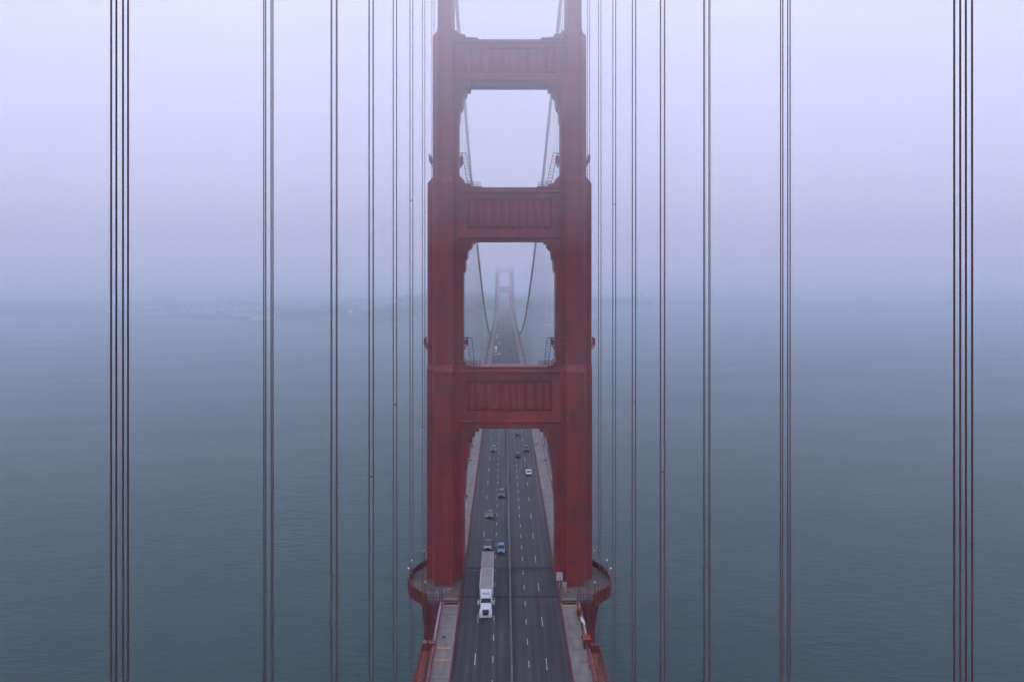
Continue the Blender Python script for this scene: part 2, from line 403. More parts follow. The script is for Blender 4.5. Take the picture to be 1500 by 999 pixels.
STRUTS = [  # z_bottom, bottom cornice, panel lo, panel hi, top cornice, z_top, half span, panel half
    (107.6, 108.9, 111.2, 117.8, 119.8, 120.7, 10.93, 9.1),
    (147.5, 148.2, 150.1, 156.7, 158.1, 159.0, 10.93, 9.1),
    (181.2, 181.6, 183.2, 188.7, 190.0, 190.6, 12.0, 9.9),
    (213.0, 214.0, 216.0, 222.0, 224.0, 225.2, 12.1, 10.2)]
HAUNCH = [
    [(5.7,107.62),(6.5,107.62),(6.5,106.9),(7.4,106.9),(7.4,105.9),(8.0,105.9),(8.0,104.5),(8.5,104.5),(8.62,101.5),(9.02,101.2),(9.1,98.9),(9.4,98.6),(9.44,93.6),(10.2,92.5),(10.9,93.6),(10.9,107.62)],
    [(5.8,147.52),(7.45,147.52),(7.5,147.0),(8.05,147.0),(8.1,146.2),(8.4,146.0),(9.0,145.4),(9.1,143.8),(9.45,143.4),(9.5,141.2),(9.9,140.6),(10.9,141.2),(10.9,147.52)],
    [(6.9,181.22),(8.4,181.22),(8.5,180.3),(9.2,180.3),(9.3,179.4),(9.9,178.8),(10.2,176.4),(10.65,176.0),(10.8,173.6),(11.2,173.0),(11.9,173.6),(11.9,181.22)],
    [(7.5,213.02),(9.4,212.4),(10.8,210.6),(11.4,206.8),(12.05,206.0),(12.05,213.02)]]
CROWN = [
    [(8.0,120.68),(8.2,121.0),(9.2,121.1),(9.6,121.9),(10.9,122.0),(10.9,120.68)],
    [(5.8,158.98),(5.9,159.2),(8.2,159.25),(8.3,159.7),(9.5,159.8),(9.7,160.5),(10.9,161.7),(10.92,158.98)],
    [(6.7,190.58),(6.8,190.85),(9.4,190.95),(9.5,191.5),(10.9,191.7),(11.2,192.3),(11.95,192.3),(11.95,190.58)]]

def build_tower(ty, label, fine):
    t = empty('bridge_tower', (0, ty, dz(ty)), label, 'bridge tower')
    def loc_build(mb, name, mat=M_RED, parent=t, **k):
        o = mb.build(name, mat, None, loc=(0, ty, dz(ty)), **k); o.location = (0, 0, 0); o.parent = parent; return o
    def sub(mb, name, mat, parent, **k):
        o = mb.build(name, mat, None, loc=(0, ty, dz(ty)), **k); o.location = (0, 0, 0); o.parent = parent; return o
    legs = []
    for s in (-1, 1):
        mb = MB(); mb.rings([cross(s*CX, ty, z, P) for z, P in LEG])
        leg = loc_build(mb, 'leg'); legs.append(leg)
        if fine:
            # ribbed cap stones on the pilaster steps
            for (z0, a, z1, b_) in ((120.2, 7.0, 121.5, 5.75), (159.9, 5.75, 161.3, 4.9), (191.4, 4.9, 192.6, 4.3)):
                for k in range(5):
                    x = s*CX + (k-2)*.62
                    for sy in (-1, 1):
                        rb = MB(); rb.tube([(x, ty+sy*(a+.01), z0-.05), (x, ty+sy*(b_+.01), z1+.05)], .06, 4)
                        if sy < 0: sub(rb, 'cap_rib', M_RED, leg)
            # plate lips: a thin ledge at each field splice
            for z, P in ((84.5, P1), (96.6, P1), (108.8, P1), (134, P2), (146.5, P2), (172, P3), (182, P3)):
                w1, d1 = P[0]+.02, P[1]+.03
                lp = MB(); lp.box((s*CX-w1, ty-d1-.03, z-.06), (s*CX+w1, ty-d1+.03, z+.06))
                sub(lp, 'splice_plate', M_RED, leg)
    hd = 3.15
    for i, (z0, zc, p0, p1, zt, z1, hx, px) in enumerate(STRUTS):
        mb = MB()
        F = hd-.62                                     # recessed field
        mb.box((-hx, ty-F, z0+.5), (hx, ty+F, z1-.4))
        for sy in (-1, 1):
            y0, y1 = sorted((ty+sy*hd, ty+sy*(F+.002)))
            mb.box((-hx, y0, p1+.01), (hx, y1, zt-.5)); mb.box((-hx, y0, zc+.5), (hx, y1, p0-.01))   # frame rails
            mb.box((-hx, y0, p0-.009), (-px, y1, p1+.009)); mb.box((px, y0, p0-.009), (hx, y1, p1+.009))
            # cornices stand proud, with sloped weathering
            e = hd+.38
            for (a, b_) in ((zt-.499, zt+.25), (zc-.2, zc+.499)):
                q = [(F+.003, a), (hd+.05, a), (e, a+.22), (e, (a+b_)/2+.1), (hd-.02, b_), (F+.003, b_)]
                R = [[(x, ty+sy*yy, zz) for yy, zz in q] for x in (-hx, hx)]
                mb.rings(R)
            y0, y1 = sorted((ty+sy*(hd-.1), ty+sy*(F+.003)))
            mb.box((-hx, y0, z0), (hx, y1, zc-.201))
        mb.box((-hx, ty-F, z0+.1), (hx, ty+F, z0+.498)); mb.box((-hx, ty-F+.01, z1-.398), (hx, ty+F-.01, z1))
        st = loc_build(mb, 'strut')
        # folded art-deco panel
        n = 10; w = 2*px/n
        for sy in (-1, 1):
            pm = MB()
            for k in range(n):
                xa = -px+k*w; q = [(xa+.04, F+.004), (xa+w*.22, F+.27), (xa+w*.5, F+.44), (xa+w*.78, F+.27), (xa+w-.04, F+.004)]
                bot = [(x, ty+sy*y, p0+.45) for x, y in q]; top = [(x, ty+sy*y, p1-.45) for x, y in q]
                lo_ = [(x, ty+sy*(F+.004), p0+.12 if j in (0, 4) else p0+.02+.1*abs(j-2)) for j, (x, y) in enumerate(q)]
                hi_ = [(x, ty+sy*(F+.004), p1-.12 if j in (0, 4) else p1-.02-.1*abs(j-2)) for j, (x, y) in enumerate(q)]
                vs = lo_+bot+top+hi_; fs = []
                for r in range(3):
                    for j in range(4): fs.append((r*5+j, r*5+j+1, (r+1)*5+j+1, (r+1)*5+j))
                pm.add(vs, fs)
            sub(pm, 'folded_panel', M_PANEL, st)
    for i, prof in enumerate(HAUNCH):
        for s in (-1, 1):
            q = [(s*x, z-.003) for x, z in prof]
            mb = MB(); mb.prism(q, ty-hd+.25, ty+hd-.25)
            # raised edge rib that follows the outer side
            xo = prof[-2][0]; zb, zt = prof[-2][1], prof[-1][1]
            for sy in (-1, 1):
                a, b_ = sorted((ty+sy*(hd-.249), ty+sy*(hd+.02)))
                x0, x1 = sorted((s*(xo-.42), s*(xo-.02)))
                mb.box((x0, a, zb+.1), (x1, b_, zt-.3))
            loc_build(mb, 'haunch')
    for prof in CROWN:
        for s in (-1, 1):
            mb = MB(); mb.prism([(s*x, z) for x, z in prof], ty-hd+.1, ty+hd-.1); loc_build(mb, 'haunch')
    # walkway rings round the legs
    for s in (-1, 1):
        for (zr, P) in ((125.4, P2), (164.8, P3)):
            mb = MB(); out = [(x, y) for x, y, z in cross(s*CX, ty, 0, tuple(v+.16 for v in P))]
            mb.slab(out, zr, zr+.22)
            for e in (-1, 1):      # bracketed end balconies
                xa = s*CX+e*(P[4]+.17); xb = s*CX+e*(P[4]+.75)
                x0, x1 = sorted((xa, xb))
                mb.box((x0, ty-2.2, zr+.001), (x1, ty+2.2, zr+.15))
                for yy in (-2.0, 0, 2.0): mb.bar((xa, ty+yy, zr-1.0), (xb, ty+yy, zr), .16)
                for yy in (-2.2, -1.1, 0, 1.1, 2.2): mb.bar((xb, ty+yy, zr), (xb, ty+yy, zr+1.3), .12)
                for h in (.65, 1.3): mb.bar((xb, ty-2.2, zr+h), (xb, ty+2.2, zr+h), .09)
                for yy in (-2.2, 2.2):
                    for h in (.65, 1.3): mb.bar((xa, ty+yy, zr+h), (xb, ty+yy, zr+h), .08)
                mb.box((min(xb, xb-e*.5), ty-2.2, zr+.15), (max(xb, xb-e*.5), ty-2.1, zr+1.0))
            loc_build(mb, 'walkway_ring')
        if fine:
            for (za, xa, zb, xb, zt) in ((126.8, 9.0, 121.0, 8.35, 120.9), (166.4, 10.3, 159.8, 8.9, 159.2)):
                lm_ = MB(); yy = ty-2.0
                for dx in (0, .95): lm_.bar((s*(xa-dx), yy, za), (s*(xb-dx), yy, zb), .08)
                for k in range(11):
                    f = k/10; x = xa+(xb-xa)*f; z = za+(zb-za)*f; lm_.bar((s*(x+.1), yy, z), (s*(x-1.05), yy, z), .06)
                lm_.bar((s*(xa+.9), yy, za), (s*(xa-1), yy, za), .11)
                loc_build(lm_, 'ladder', M_STEELR)
                rl = MB()
                for k in range(5): rl.bar((s*(6.3+k*.7), yy, zt-.3), (s*(6.3+k*.7), yy, zt+1.0), .09)
                for h in (.5, 1.0): rl.bar((s*6.3, yy, zt+h), (s*9.1, yy, zt+h), .08)
                loc_build(rl, 'guard_rail', M_STEELR)
        # cable saddle on the leg top
        sd = MB(); sd.prism([(s*CX-1.3, 226), (s*CX+1.3, 226), (s*CX+1.0, 227.9), (s*CX-1.0, 227.9)], ty-4.0, ty+4.0); loc_build(sd, 'cable_saddle')
    # bracing below the deck
    br = MB()
    for (za, zb) in ((14, 42), (42, 70)):
        for yy in (-3, 3):
            br.bar((-10, ty+yy, za), (10, ty+yy, zb), 1.5); br.bar((10, ty+yy+.8, za), (-10, ty+yy+.8, zb), 1.5)
    br.box((-9.5, ty-3.5, 66.5), (9.5, ty+3.5, 70.5)); br.box((-9.5, ty-3.5, 40), (9.5, ty+3.5, 43.5))
    loc_build(br, 'cross_brace')
    pr = MB()
    pr.slab([(-28,ty-11),(28,ty-11),(30,ty),(28,ty+11),(-28,ty+11),(-30,ty)], -4, 9)
    pr.slab([(-21,ty-9.5),(21,ty-9.5),(21,ty+9.5),(-21,ty+9.5)], 9.001, 12.05)
    loc_build(pr, 'pier', M_PIER)
    return t
M_STEELR = varied('ladder_steel', (.13, .05, .055), .6, .3, (1, 1, 1), 2, .3)
build_tower(T1, 'tall red steel bridge tower with stepped legs standing nearest', True)
build_tower(T2, 'distant red bridge tower fading into the fog at the far end', False)
fd = MB(); R0 = []
for rr, z in (((46, 24), -4), ((46, 24), 5.2), ((42.5, 20.5), 5.2), ((42.5, 20.5), -4)):
    R0.append([(math.cos(2*PI*k/48)*rr[0], T2+math.sin(2*PI*k/48)*rr[1], z) for k in range(48)])
fd.rings(R0, cap=False)
tag(fd.build('pier_fender', M_PIER), 'grey oval concrete fender wall around the far tower foot', 'pier fender')

# walkway platforms round the near (and far) tower legs
PL = [(10.15,147.4),(16.6,147.8),(20.2,152.4),(20.9,155.2),(20.9,159.2),(20.2,162.0),(18.9,164.6),(17.3,166.9),(15.2,169.2),(13.3,170.9),(10.15,170.9)]
for ty, where in ((T1, 'near'), (T2, 'far')):
    for s in (-1, 1):
        side = 'left' if s < 0 else 'right'
        t = empty('tower_platform', (s*CX, ty, dz(ty)), 'concrete walkway platform curving outside the %s leg of the %s tower' % (side, where), 'platform')
        q = [(s*x, y-T1+ty) for x, y in PL]; zf = dz(T1)
        def lb(mb, n, m, **k):
            o = mb.build(n, m, None, loc=(s*CX, ty, dz(ty)), **k); o.location = (0, 0, 0); o.parent = t; return o
        mb = MB(); mb.slab(q, zf-.35, zf+.2); lb(mb, 'floor', M_PLAT)
        pm = MB(); edge = q[1:-1]
        for i in range(len(edge)-1):
            (xa, ya), (xb, yb) = edge[i], edge[i+1]
            d = Vector((xb-xa, yb-ya, 0)).normalized(); n_ = Vector((d.y, -d.x, 0))*.12
            if (n_.x*s) < 0: n_ = -n_
            quad = [(xa+n_.x*.1, ya+n_.y*.1), (xb+n_.x*.1, yb+n_.y*.1), (xb+n_.x*2, yb+n_.y*2), (xa+n_.x*2, ya+n_.y*2)]
            pm.slab(quad, zf-1.25, zf+1.3)
            pm.bar((xa+n_.x, ya+n_.y, zf+1.36), (xb+n_.x, yb+n_.y, zf+1.36), .2)
            L = math.hypot(xb-xa, yb-ya); k = 0
            while k*1.1 < L:
                p = Vector((xa, ya, 0))+d*(k*1.1); pm.bar((p.x+n_.x*2.2, p.y+n_.y*2.2, zf-1.2), (p.x+n_.x*2.2, p.y+n_.y*2.2, zf+1.3), .14); k += 1
        lb(pm, 'parapet', M_REDP)
        for (xe, ye) in ((16.4,148.6),(19.9,153),(20.5,158),(18.5,164.4)):
            yy = ye-T1+ty
            bm_ = MB(); bm_.prism([(s*12.5, zf-.4), (s*xe, zf-.4), (s*xe, zf-1.4), (s*(xe*.35+17.2*.65), zf-3.0), (s*min(xe, 17.6), zf-7.5), (s*12.5, zf-7.5)], yy-.18, yy+.18); lb(bm_, 'bracket', M_REDP)
        bm_ = MB(); bm_.box((min(s*12.4, s*16.4), 147.7-T1+ty, zf-2.1), (max(s*12.4, s*16.4), 148.1-T1+ty, zf-.36))
        lb(bm_, 'end_beam', M_REDP)
        # open railing across the front of the platform
        rl = MB()
        for k in range(6):
            x = s*(13.4+k*.62); rl.bar((x, 147.75-T1+ty, zf+.2), (x, 147.75-T1+ty, zf+1.35), .07)
        for h in (.7, 1.35): rl.bar((s*13.3, 147.75-T1+ty, zf+h), (s*16.6, 147.75-T1+ty, zf+h), .07)
        lb(rl, 'railing', M_REDP)

# ------------------------------------------------------------------ main cables and suspenders
for s, nm in ((-1, 'left'), (1, 'right')):
    pts = []; rad = []
    y = -60.0
    ys = []
    k = -14
    while T1+k*STEP < T2+200:
        yb = T1+k*STEP
        ys += [(yb-1.2, .46), (yb-.55, .46), (yb-.5, .56), (yb+.5, .56), (yb+.55, .46), (yb+7.6, .46)]
        k += 1
    for yy, r in ys: pts.append((s*CX, yy, cable_z(yy))); rad.append(r)
    c = empty('main_cable', (s*CX, T1, cable_z(T1)), 'thick sagging main cable on the %s side of the roadway' % nm, 'cable')
    o = MB().tube(pts, rad, 10).build('cable_strand', M_CABLE, None, smooth=True, loc=(s*CX, T1, cable_z(T1))); o.location = (0, 0, 0); o.parent = c
    hr = MB()
    for dx in (-.45, .45):
        hr.tube([(s*CX+dx, yy, cable_z(yy)+1.3) for yy in [-60+12*j for j in range(140)]], .02, 4)
    o = hr.build('hand_rope', M_CABLE, None, loc=(s*CX, T1, cable_z(T1))); o.location = (0, 0, 0); o.parent = c

NEAR = {}
ordn = ['first', 'second', 'third', 'fourth', 'fifth', 'sixth', 'seventh', 'eighth', 'ninth']
clampz = [None, None, 118.3, 122.0, 126.0, 150.0, 117, 121, None]
for s, nm in ((-1, 'left'), (1, 'right')):
    for k in range(9):
        y = T1 - STEP*(9-k)
        top = cable_z(y); bot = dz(y)-.6
        lab = '%s group of dark vertical suspender ropes counted from the %s edge' % (ordn[k], nm)
        t = empty('suspender', (s*CX, y, bot), lab, 'suspender ropes', 'vertical suspender ropes of the near span')
        lean = random.uniform(-.03, .03)
        for dx in (-.19, .19):
            for dy in (-.16, .16):
                mb = MB()
                mb.tube([(dx+lean, dy, 0), (dx*1.02+lean*.3, dy, (top-bot)*.5), (dx, dy, top-bot)], .031, 8)
                mb.build('rope', M_ROPE, t)
        if clampz[k]:
            z = clampz[k]+random.uniform(-1, 1)-bot; mb = MB()
            mb.box((-.22, -.19, z-.03), (.22, .19, z+.03)); mb.build('spreader', M_ROPE, t)
        so = MB(); so.box((-.4, -.35, -.5), (.4, .35, .5))
        for dx in (-.19, .19):
            for dy in (-.16, .16): so.tube([(dx, dy, .45), (dx, dy, 1.1)], .09, 8)
        so.build('socket', M_REDP, t)
for s, nm in ((-1, 'left'), (1, 'right')):
    for k in range(1, 84):
        y = T1+STEP*k; top = cable_z(y)-.3; bot = dz(y)-.6
        if top-bot < 1: continue
        mb = MB(); n = 6 if k < 20 else 4
        for dx in (-.19, .19):
            for dy in (-.16, .16): mb.tube([(dx, dy, 0), (dx, dy, top-bot)], .031, n)
        o = mb.build('suspender', M_ROPE); o.location = (s*CX, y, bot)
        tag(o, 'thin suspender ropes hanging from the %s cable beyond the near tower' % nm, 'suspender ropes', 'suspender ropes of the %s cable on the main span' % nm)

# ------------------------------------------------------------------ stiffening trusses
for s, nm in ((-1, 'left'), (1, 'right')):
    t = empty('stiffening_truss', (s*CX, T1, dz(T1)-1), 'red stiffening truss running along the %s edge of the deck' % nm, 'truss')
    def lb(mb, n, m=M_REDP):
        o = mb.build(n, m, None, loc=(s*CX, T1, dz(T1)-1)); o.location = (0, 0, 0); o.parent = t; return o
    ys = [y for y in YS if y < T2+60]
    x0, x1 = s*CX-.42, s*CX+.42
    lb(strip(x0, x1, -1.15, -.3, ys), 'top_chord'); lb(strip(x0, x1, -8.8, -7.9, ys), 'bottom_chord')
    w = MB()
    for i, y in enumerate(ys[:-1]):
        y2 = ys[i+1]; ym = (y+y2)/2
        if y > 1100: continue
        w.bar((s*CX, y, dz(y)-8), (s*CX, y, dz(y)-1), .5); w.bar((s*CX, ym, dz(ym)-8), (s*CX, ym, dz(ym)-1), .35)
        w.bar((s*CX, y, dz(y)-1), (s*CX, ym, dz(ym)-8), .45); w.bar((s*CX, ym, dz(ym)-8), (s*CX, y2, dz(y2)-1), .45)
    lb(w, 'web_bars')

# ------------------------------------------------------------------ railings, barrier
def rail_thing(x, y0, y1, h, step, label, name, zoff, fine_to, parts):
    t = empty(name, (x, y0, dz(y0)), label, 'railing')
    L0 = (x, y0, dz(y0))
    ps = MB(); y = y0
    while y < y1:
        big = y < fine_to
        w = .11 if big else .16
        ps.box((x-w/2, y-w/2, dz(y)+zoff), (x+w/2, y+w/2, dz(y)+zoff+h))
        y += step if big else step*3
    o = ps.build('post', M_REDP, None, loc=L0); o.location = (0, 0, 0); o.parent = t; o['kind'] = 'stuff'
    ys = [y0]+[yy for yy in YS if y0 < yy < y1]+[y1]
    for nm, zz, ww, mat in parts:
        rl = MB(); rl.rings([[(x-ww,y_,dz(y_)+zoff+zz-.05),(x+ww,y_,dz(y_)+zoff+zz-.05),(x+ww,y_,dz(y_)+zoff+zz+.05),(x-ww,y_,dz(y_)+zoff+zz+.05)] for y_ in ys])
        o = rl.build(nm, mat, None, loc=L0); o.location = (0, 0, 0); o.parent = t
for s, nm in ((-1, 'left'), (1, 'right')):
    rail_thing(s*9.9, 40, 1500, 1.15, 2.54, 'low red traffic railing between the roadway and the %s sidewalk' % nm, 'traffic_railing', .16, 400,
               (('top_rail', 1.1, .055, M_REDP), ('middle_rail', .62, .05, M_REDP)))
    for ya, yb, wh in ((40, 147.4, 'before the near tower'), (171.2, 1428, 'beyond the near tower')):
        rail_thing(s*13.2, ya, yb, 1.3, 3.81, 'red outer railing of the %s sidewalk %s' % (nm, wh), 'sidewalk_railing', .22, 420,
                   (('top_rail', 1.3, .08, M_REDP), ('middle_rail', .8, .04, M_REDP), ('lower_rail', .3, .04, M_REDP)))
    for ya, yb, wh in ((40, 147.4, 'before the near tower'), (171.5, 420, 'beyond the near tower')):
        x = s*13.62
        ys = [ya]+[yy for yy in YS if ya < yy < yb]+[yb]
        o = MB().rings([[(x-.2,y,dz(y)-.1),(x+.2,y,dz(y)-.1),(x+.2,y,dz(y)+.35),(x-.2,y,dz(y)+.35)] for y in ys]).build('cable_tray', M_GREY)
        tag(o, 'pale grey covered cable tray outside the %s sidewalk %s' % (nm, wh), 'cable tray')
bt = MB(); ys = YS
bt.rings([[(.1-.17,y,dz(y)+.001),(.1+.17,y,dz(y)+.001),(.1+.12,y,dz(y)+.35),(.1+.15,y,dz(y)+.8),(.1-.15,y,dz(y)+.8),(.1-.12,y,dz(y)+.35)] for y in YS if y < 1560])
tag(bt.build('median_barrier', M_BARR), 'long grey movable barrier down the middle of the roadway', 'barrier')

# lamp posts along both sidewalks
def lamp(s):
    t = empty('street_lamp', (0, 0, 0))
    mb = MB(); mb.tube([(0,0,0),(0,0,.8),(0,0,7.6)], [.17,.12,.08], 8); mb.build('post', M_REDP, t)
    a = MB(); a.tube([(0,0,7.2),(-s*.5,0,8.0),(-s*1.3,0,8.2),(-s*1.9,0,8.15)], .07, 6); a.build('arm', M_REDP, t)
    h = MB(); h.cbox((-s*2.2,0,8.12),(.42,.17,.11)); h.build('lamp_head', M_REDP, t)
    return t
for s, nm in ((-1, 'left'), (1, 'right')):
    pr = lamp(s); first = True
    for k in range(0, 26):
        y = T1+STEP*(3*k)+STEP*4.1
        if y > 1400: break
        o = pr if first else copy_tree(pr); first = False
        o.location = (s*13.35, y, dz(y)+.2)
        if k < 4: lab = '%s red street lamp beyond the near tower on the %s sidewalk' % (ordn[k], nm)
        else: lab = 'red street lamp far along the %s side of the main span' % nm
        tag(o, lab, 'street lamp', 'street lamps along the %s sidewalk' % nm)

# slender posts with small lights round the platforms
def beacon():
    t = empty('light_post', (0, 0, 0))
    MB().tube([(0,0,0),(0,0,3.3)], .1, 6).build('post', M_STEELR, t)
    MB().tube([(0,0,3.3),(0,0,3.42),(0,0,3.6),(0,0,3.68)], [.12,.2,.18,.06], 8).build('lamp_glass', M_LIGHTHEAD, t)
    return t
bp0 = beacon(); first = True
for s, nm in ((-1, 'left'), (1, 'right')):
    for (x, y, z, wh) in ((18.9, 164.9, .2, 'rearmost'), (20.9, 159.4, .2, 'second from the back'), (21.1, 155.0, .2, 'outermost'), (16.9, 148.0, .2, 'frontmost')):
        o = bp0 if first else copy_tree(bp0); first = False
        o.location = (s*x, y, dz(T1)+z); 
        tag(o, '%s slender light post on the platform of the %s tower leg' % (wh, nm), 'light post', 'light posts round the tower platforms')

# ------------------------------------------------------------------ small fittings near the tower
Z1 = dz(T1)
# speed limit sign
t = empty('speed_limit_sign', (10.25, 152.9, dz(152.9)+.16), 'white speed limit sign on the right tower leg reading 45', 'road sign')
sg = MB(); sg.box((-.62,-.03,2.1),(.62,.03,3.7)); sg.build('panel', M_WHITE, t)
MB().bar((0,.1,0),(0,.1,3.6),.1).build('post', M_GREY, t)
bd = MB()
for lo, hi in (((-.57,-.036,2.15),(.57,-.031,2.19)),((-.57,-.036,3.61),(.57,-.031,3.65)),((-.57,-.036,2.191),(-.53,-.031,3.609)),((.53,-.036,2.191),(.57,-.031,3.609))): bd.box(lo, hi)
bd.build('border', M_BLACK, t)
text_mesh('lettering', 'SPEED\nLIMIT', .36, M_BLACK, t, (0,-.045,3.22), (PI/2,0,0), sx=.95)
text_mesh('lettering', '45', .86, M_BLACK, t, (0,-.045,2.52), (PI/2,0,0))
o = MB().cbox((11.3, 153.6, Z1+.75), (.42, .3, .5)).build('equipment_cabinet', M_GREY); tag(o, 'small grey cabinet below the speed limit sign', 'cabinet')
o = MB().cbox((10.35, 153.7, Z1+.55), (.3, .35, .3)).build('utility_box', M_ORANGE); tag(o, 'rusty orange box at the foot of the right tower leg', 'box')

# orange barrel on the left and barricade on the right
t = empty('traffic_barrel', (-12.15, 151.6, Z1+.2), 'orange traffic barrel at the foot of the left tower leg', 'traffic barrel')
MB().tube([(0,0,0),(0,0,.12),(0,0,.13),(0,0,.95),(0,0,1.05)], [.42,.42,.33,.27,.24], 12).build('body', M_ORANGE, t)
MB().tube([(0,0,.62),(0,0,.78)], [.31,.30], 12).build('reflective_band', M_WHITE, t)
MB().bar((0,0,1.0),(0,0,1.15),.12).build('handle', M_BLACK, t)
t = empty('barricade', (12.3, 151.3, Z1+.2), 'low red and yellow barricade across the right walkway', 'barricade')
MB().box((-.9,-.05,.45),(.75,.05,.85)).build('board', plain('barricade_red', (.5,.05,.04)), t)
MB().box((-1.25,-.05,.45),(-.92,.05,.85)).build('board', M_YEL, t)
for x in (-1.0, .6): MB().bar((x,.08,0),(x,.08,.9),.09).build('leg', M_GREY, t)
t = empty('pipe_barrier', (-12.9, 150.6, Z1+.2), 'thin grey pipe barrier beside the orange traffic barrel', 'barrier')
m = MB(); m.bar((-1.2,0,.95),(1.1,0,.95),.06); m.bar((-1.2,0,.5),(1.1,0,.5),.05)
for x in (-1.2,-.4,.4): m.bar((x,0,0),(x,0,.95),.06)
m.build('frame', M_GREY, t)

# bike rack by the left leg
t = empty('bicycle_rack', (-15.6, 149.6, Z1+.2), 'grey looped rack on the platform in front of the left leg', 'rack')
m = MB()
for k in range(6):
    x = -1.3+k*.5; m.tube([(x,0,0),(x,0,.7),(x+.08,.1,.85),(x+.2,.15,.85),(x+.25,.2,.7),(x+.25,.2,0)], .035, 6)
m.build('hoops', M_GREY, t)

# yellow lines, plates and lettering on the sidewalks
ym = MB(); dm = MB()
for s in (-1, 1):
    for y in (148.4, 146.2):
        a, b = sorted((s*10.4, s*13.05)); zz = dz(y)+.22
        if y > 147.4: zz = Z1+.2
        ym.box((a, y-.12, zz+.003), (b, y+.12, zz+.007))
    a, b = sorted((s*10.35, s*13.0)); dm.box((a, 146.4, dz(146.9)+.223), (b, 147.38, dz(146.9)+.23))
dm.box((-12.3, 133.6, dz(134)+.224), (-11.7, 134.4, dz(134)+.232)); dm.box((12.0, 125.4, dz(125)+.223), (12.9, 125.9, dz(125)+.232))
for y in (142.4, 120.5): dm.box((-13.0, y, dz(y)+.223), (-10.3, y+.12, dz(y)+.229))
tag(ym.build('sidewalk_lines', M_YEL), kind='structure'); tag(dm.build('sidewalk_plates', M_STEEL), kind='structure')
th = math.atan(.024)
tt = text_mesh('sidewalk_lettering', 'AHEAD', 1.05, M_YEL, None, (-11.65, 130.2, dz(130.2)+.225), (th,0,0), .002, sx=.72); tag(tt, kind='structure')
tt = text_mesh('sidewalk_lettering', 'CURVE', 1.05, M_YEL, None, (-11.72, 126.2, dz(126.2)+.225), (th,0,0), .002, sx=.74); tag(tt, kind='structure')

# white notice panel and red boxes by the right railing
t = empty('notice_board', (13.0, 137.2, dz(137)+.2), 'blank white panel leaning on the right sidewalk railing', 'panel')
m = MB(); m.add([(0,-.9,1.75),(.75,-.9,1.0),(.75,.9,1.0),(0,.9,1.75),(-.03,-.9,1.72),(.72,-.9,.97),(.72,.9,.97),(-.03,.9,1.72)], [(0,1,2,3),(7,6,5,4),(0,4,5,1),(1,5,6,2),(2,6,7,3),(3,7,4,0)])
m.build('board', M_WHITE, t)
m = MB(); m.bar((.1,-.8,0),(.1,-.8,1.6),.08); m.bar((.1,.8,0),(.1,.8,1.6),.08); m.build('post', M_REDP, t)
def locker(loc, w, d, h, lab, mat):
    t = empty('equipment_locker', loc, lab, 'locker')
    MB().box((-w/2,-d/2,0),(w/2,d/2,h)).build('body', M_REDP, t)
    m = MB(); m.add([(-w/2-.05,-d/2-.05,h+.002),(w/2+.05,-d/2-.05,h+.002),(w/2+.05,d/2+.05,h+.14),(-w/2-.05,d/2+.05,h+.14),(-w/2-.05,-d/2-.05,h+.07),(w/2+.05,-d/2-.05,h+.07),(w/2+.05,d/2+.05,h+.22),(-w/2-.05,d/2+.05,h+.22)],
                    [(3,2,1,0),(4,5,6,7),(0,1,5,4),(1,2,6,5),(2,3,7,6),(3,0,4,7)]); m.build('lid', mat, t)
    MB().box((-.08,-d/2-.06,h-.35),(.08,-d/2-.002,h-.2)).build('handle', M_BLACK, t)
locker((13.35, 130.6, dz(130.6)+.2), 1.2, 1.7, 1.6, 'large red locker with an orange lid on the right sidewalk', M_ORANGE)
locker((13.2, 142.2, dz(142)+.2), .8, .9, 1.1, 'small red locker nearer the tower on the right sidewalk', M_ORANGE)
for i, (x, y, sz, c, lab) in enumerate(((13.2, 133.6, .45, (.05,.055,.05), 'black tarpaulin bundle behind the large red locker'), (13.1, 140.2, .3, (.10,.07,.03), 'brown sack beside the small red locker'))):
    m = MB(); n = 10
    m.rings([[(x+math.cos(2*PI*k/n)*sz*q*random.uniform(.8,1.1), y+math.sin(2*PI*k/n)*sz*1.6*q*random.uniform(.8,1.1), dz(y)+.22+sz*2*tz) for k in range(n)] for tz, q in ((0,1),(.3,1.1),(.7,.8),(1,.35))])
    tag(m.build('tarpaulin_bundle', plain('tarp_%d' % i, c, .9), smooth=True), lab, 'bundle')

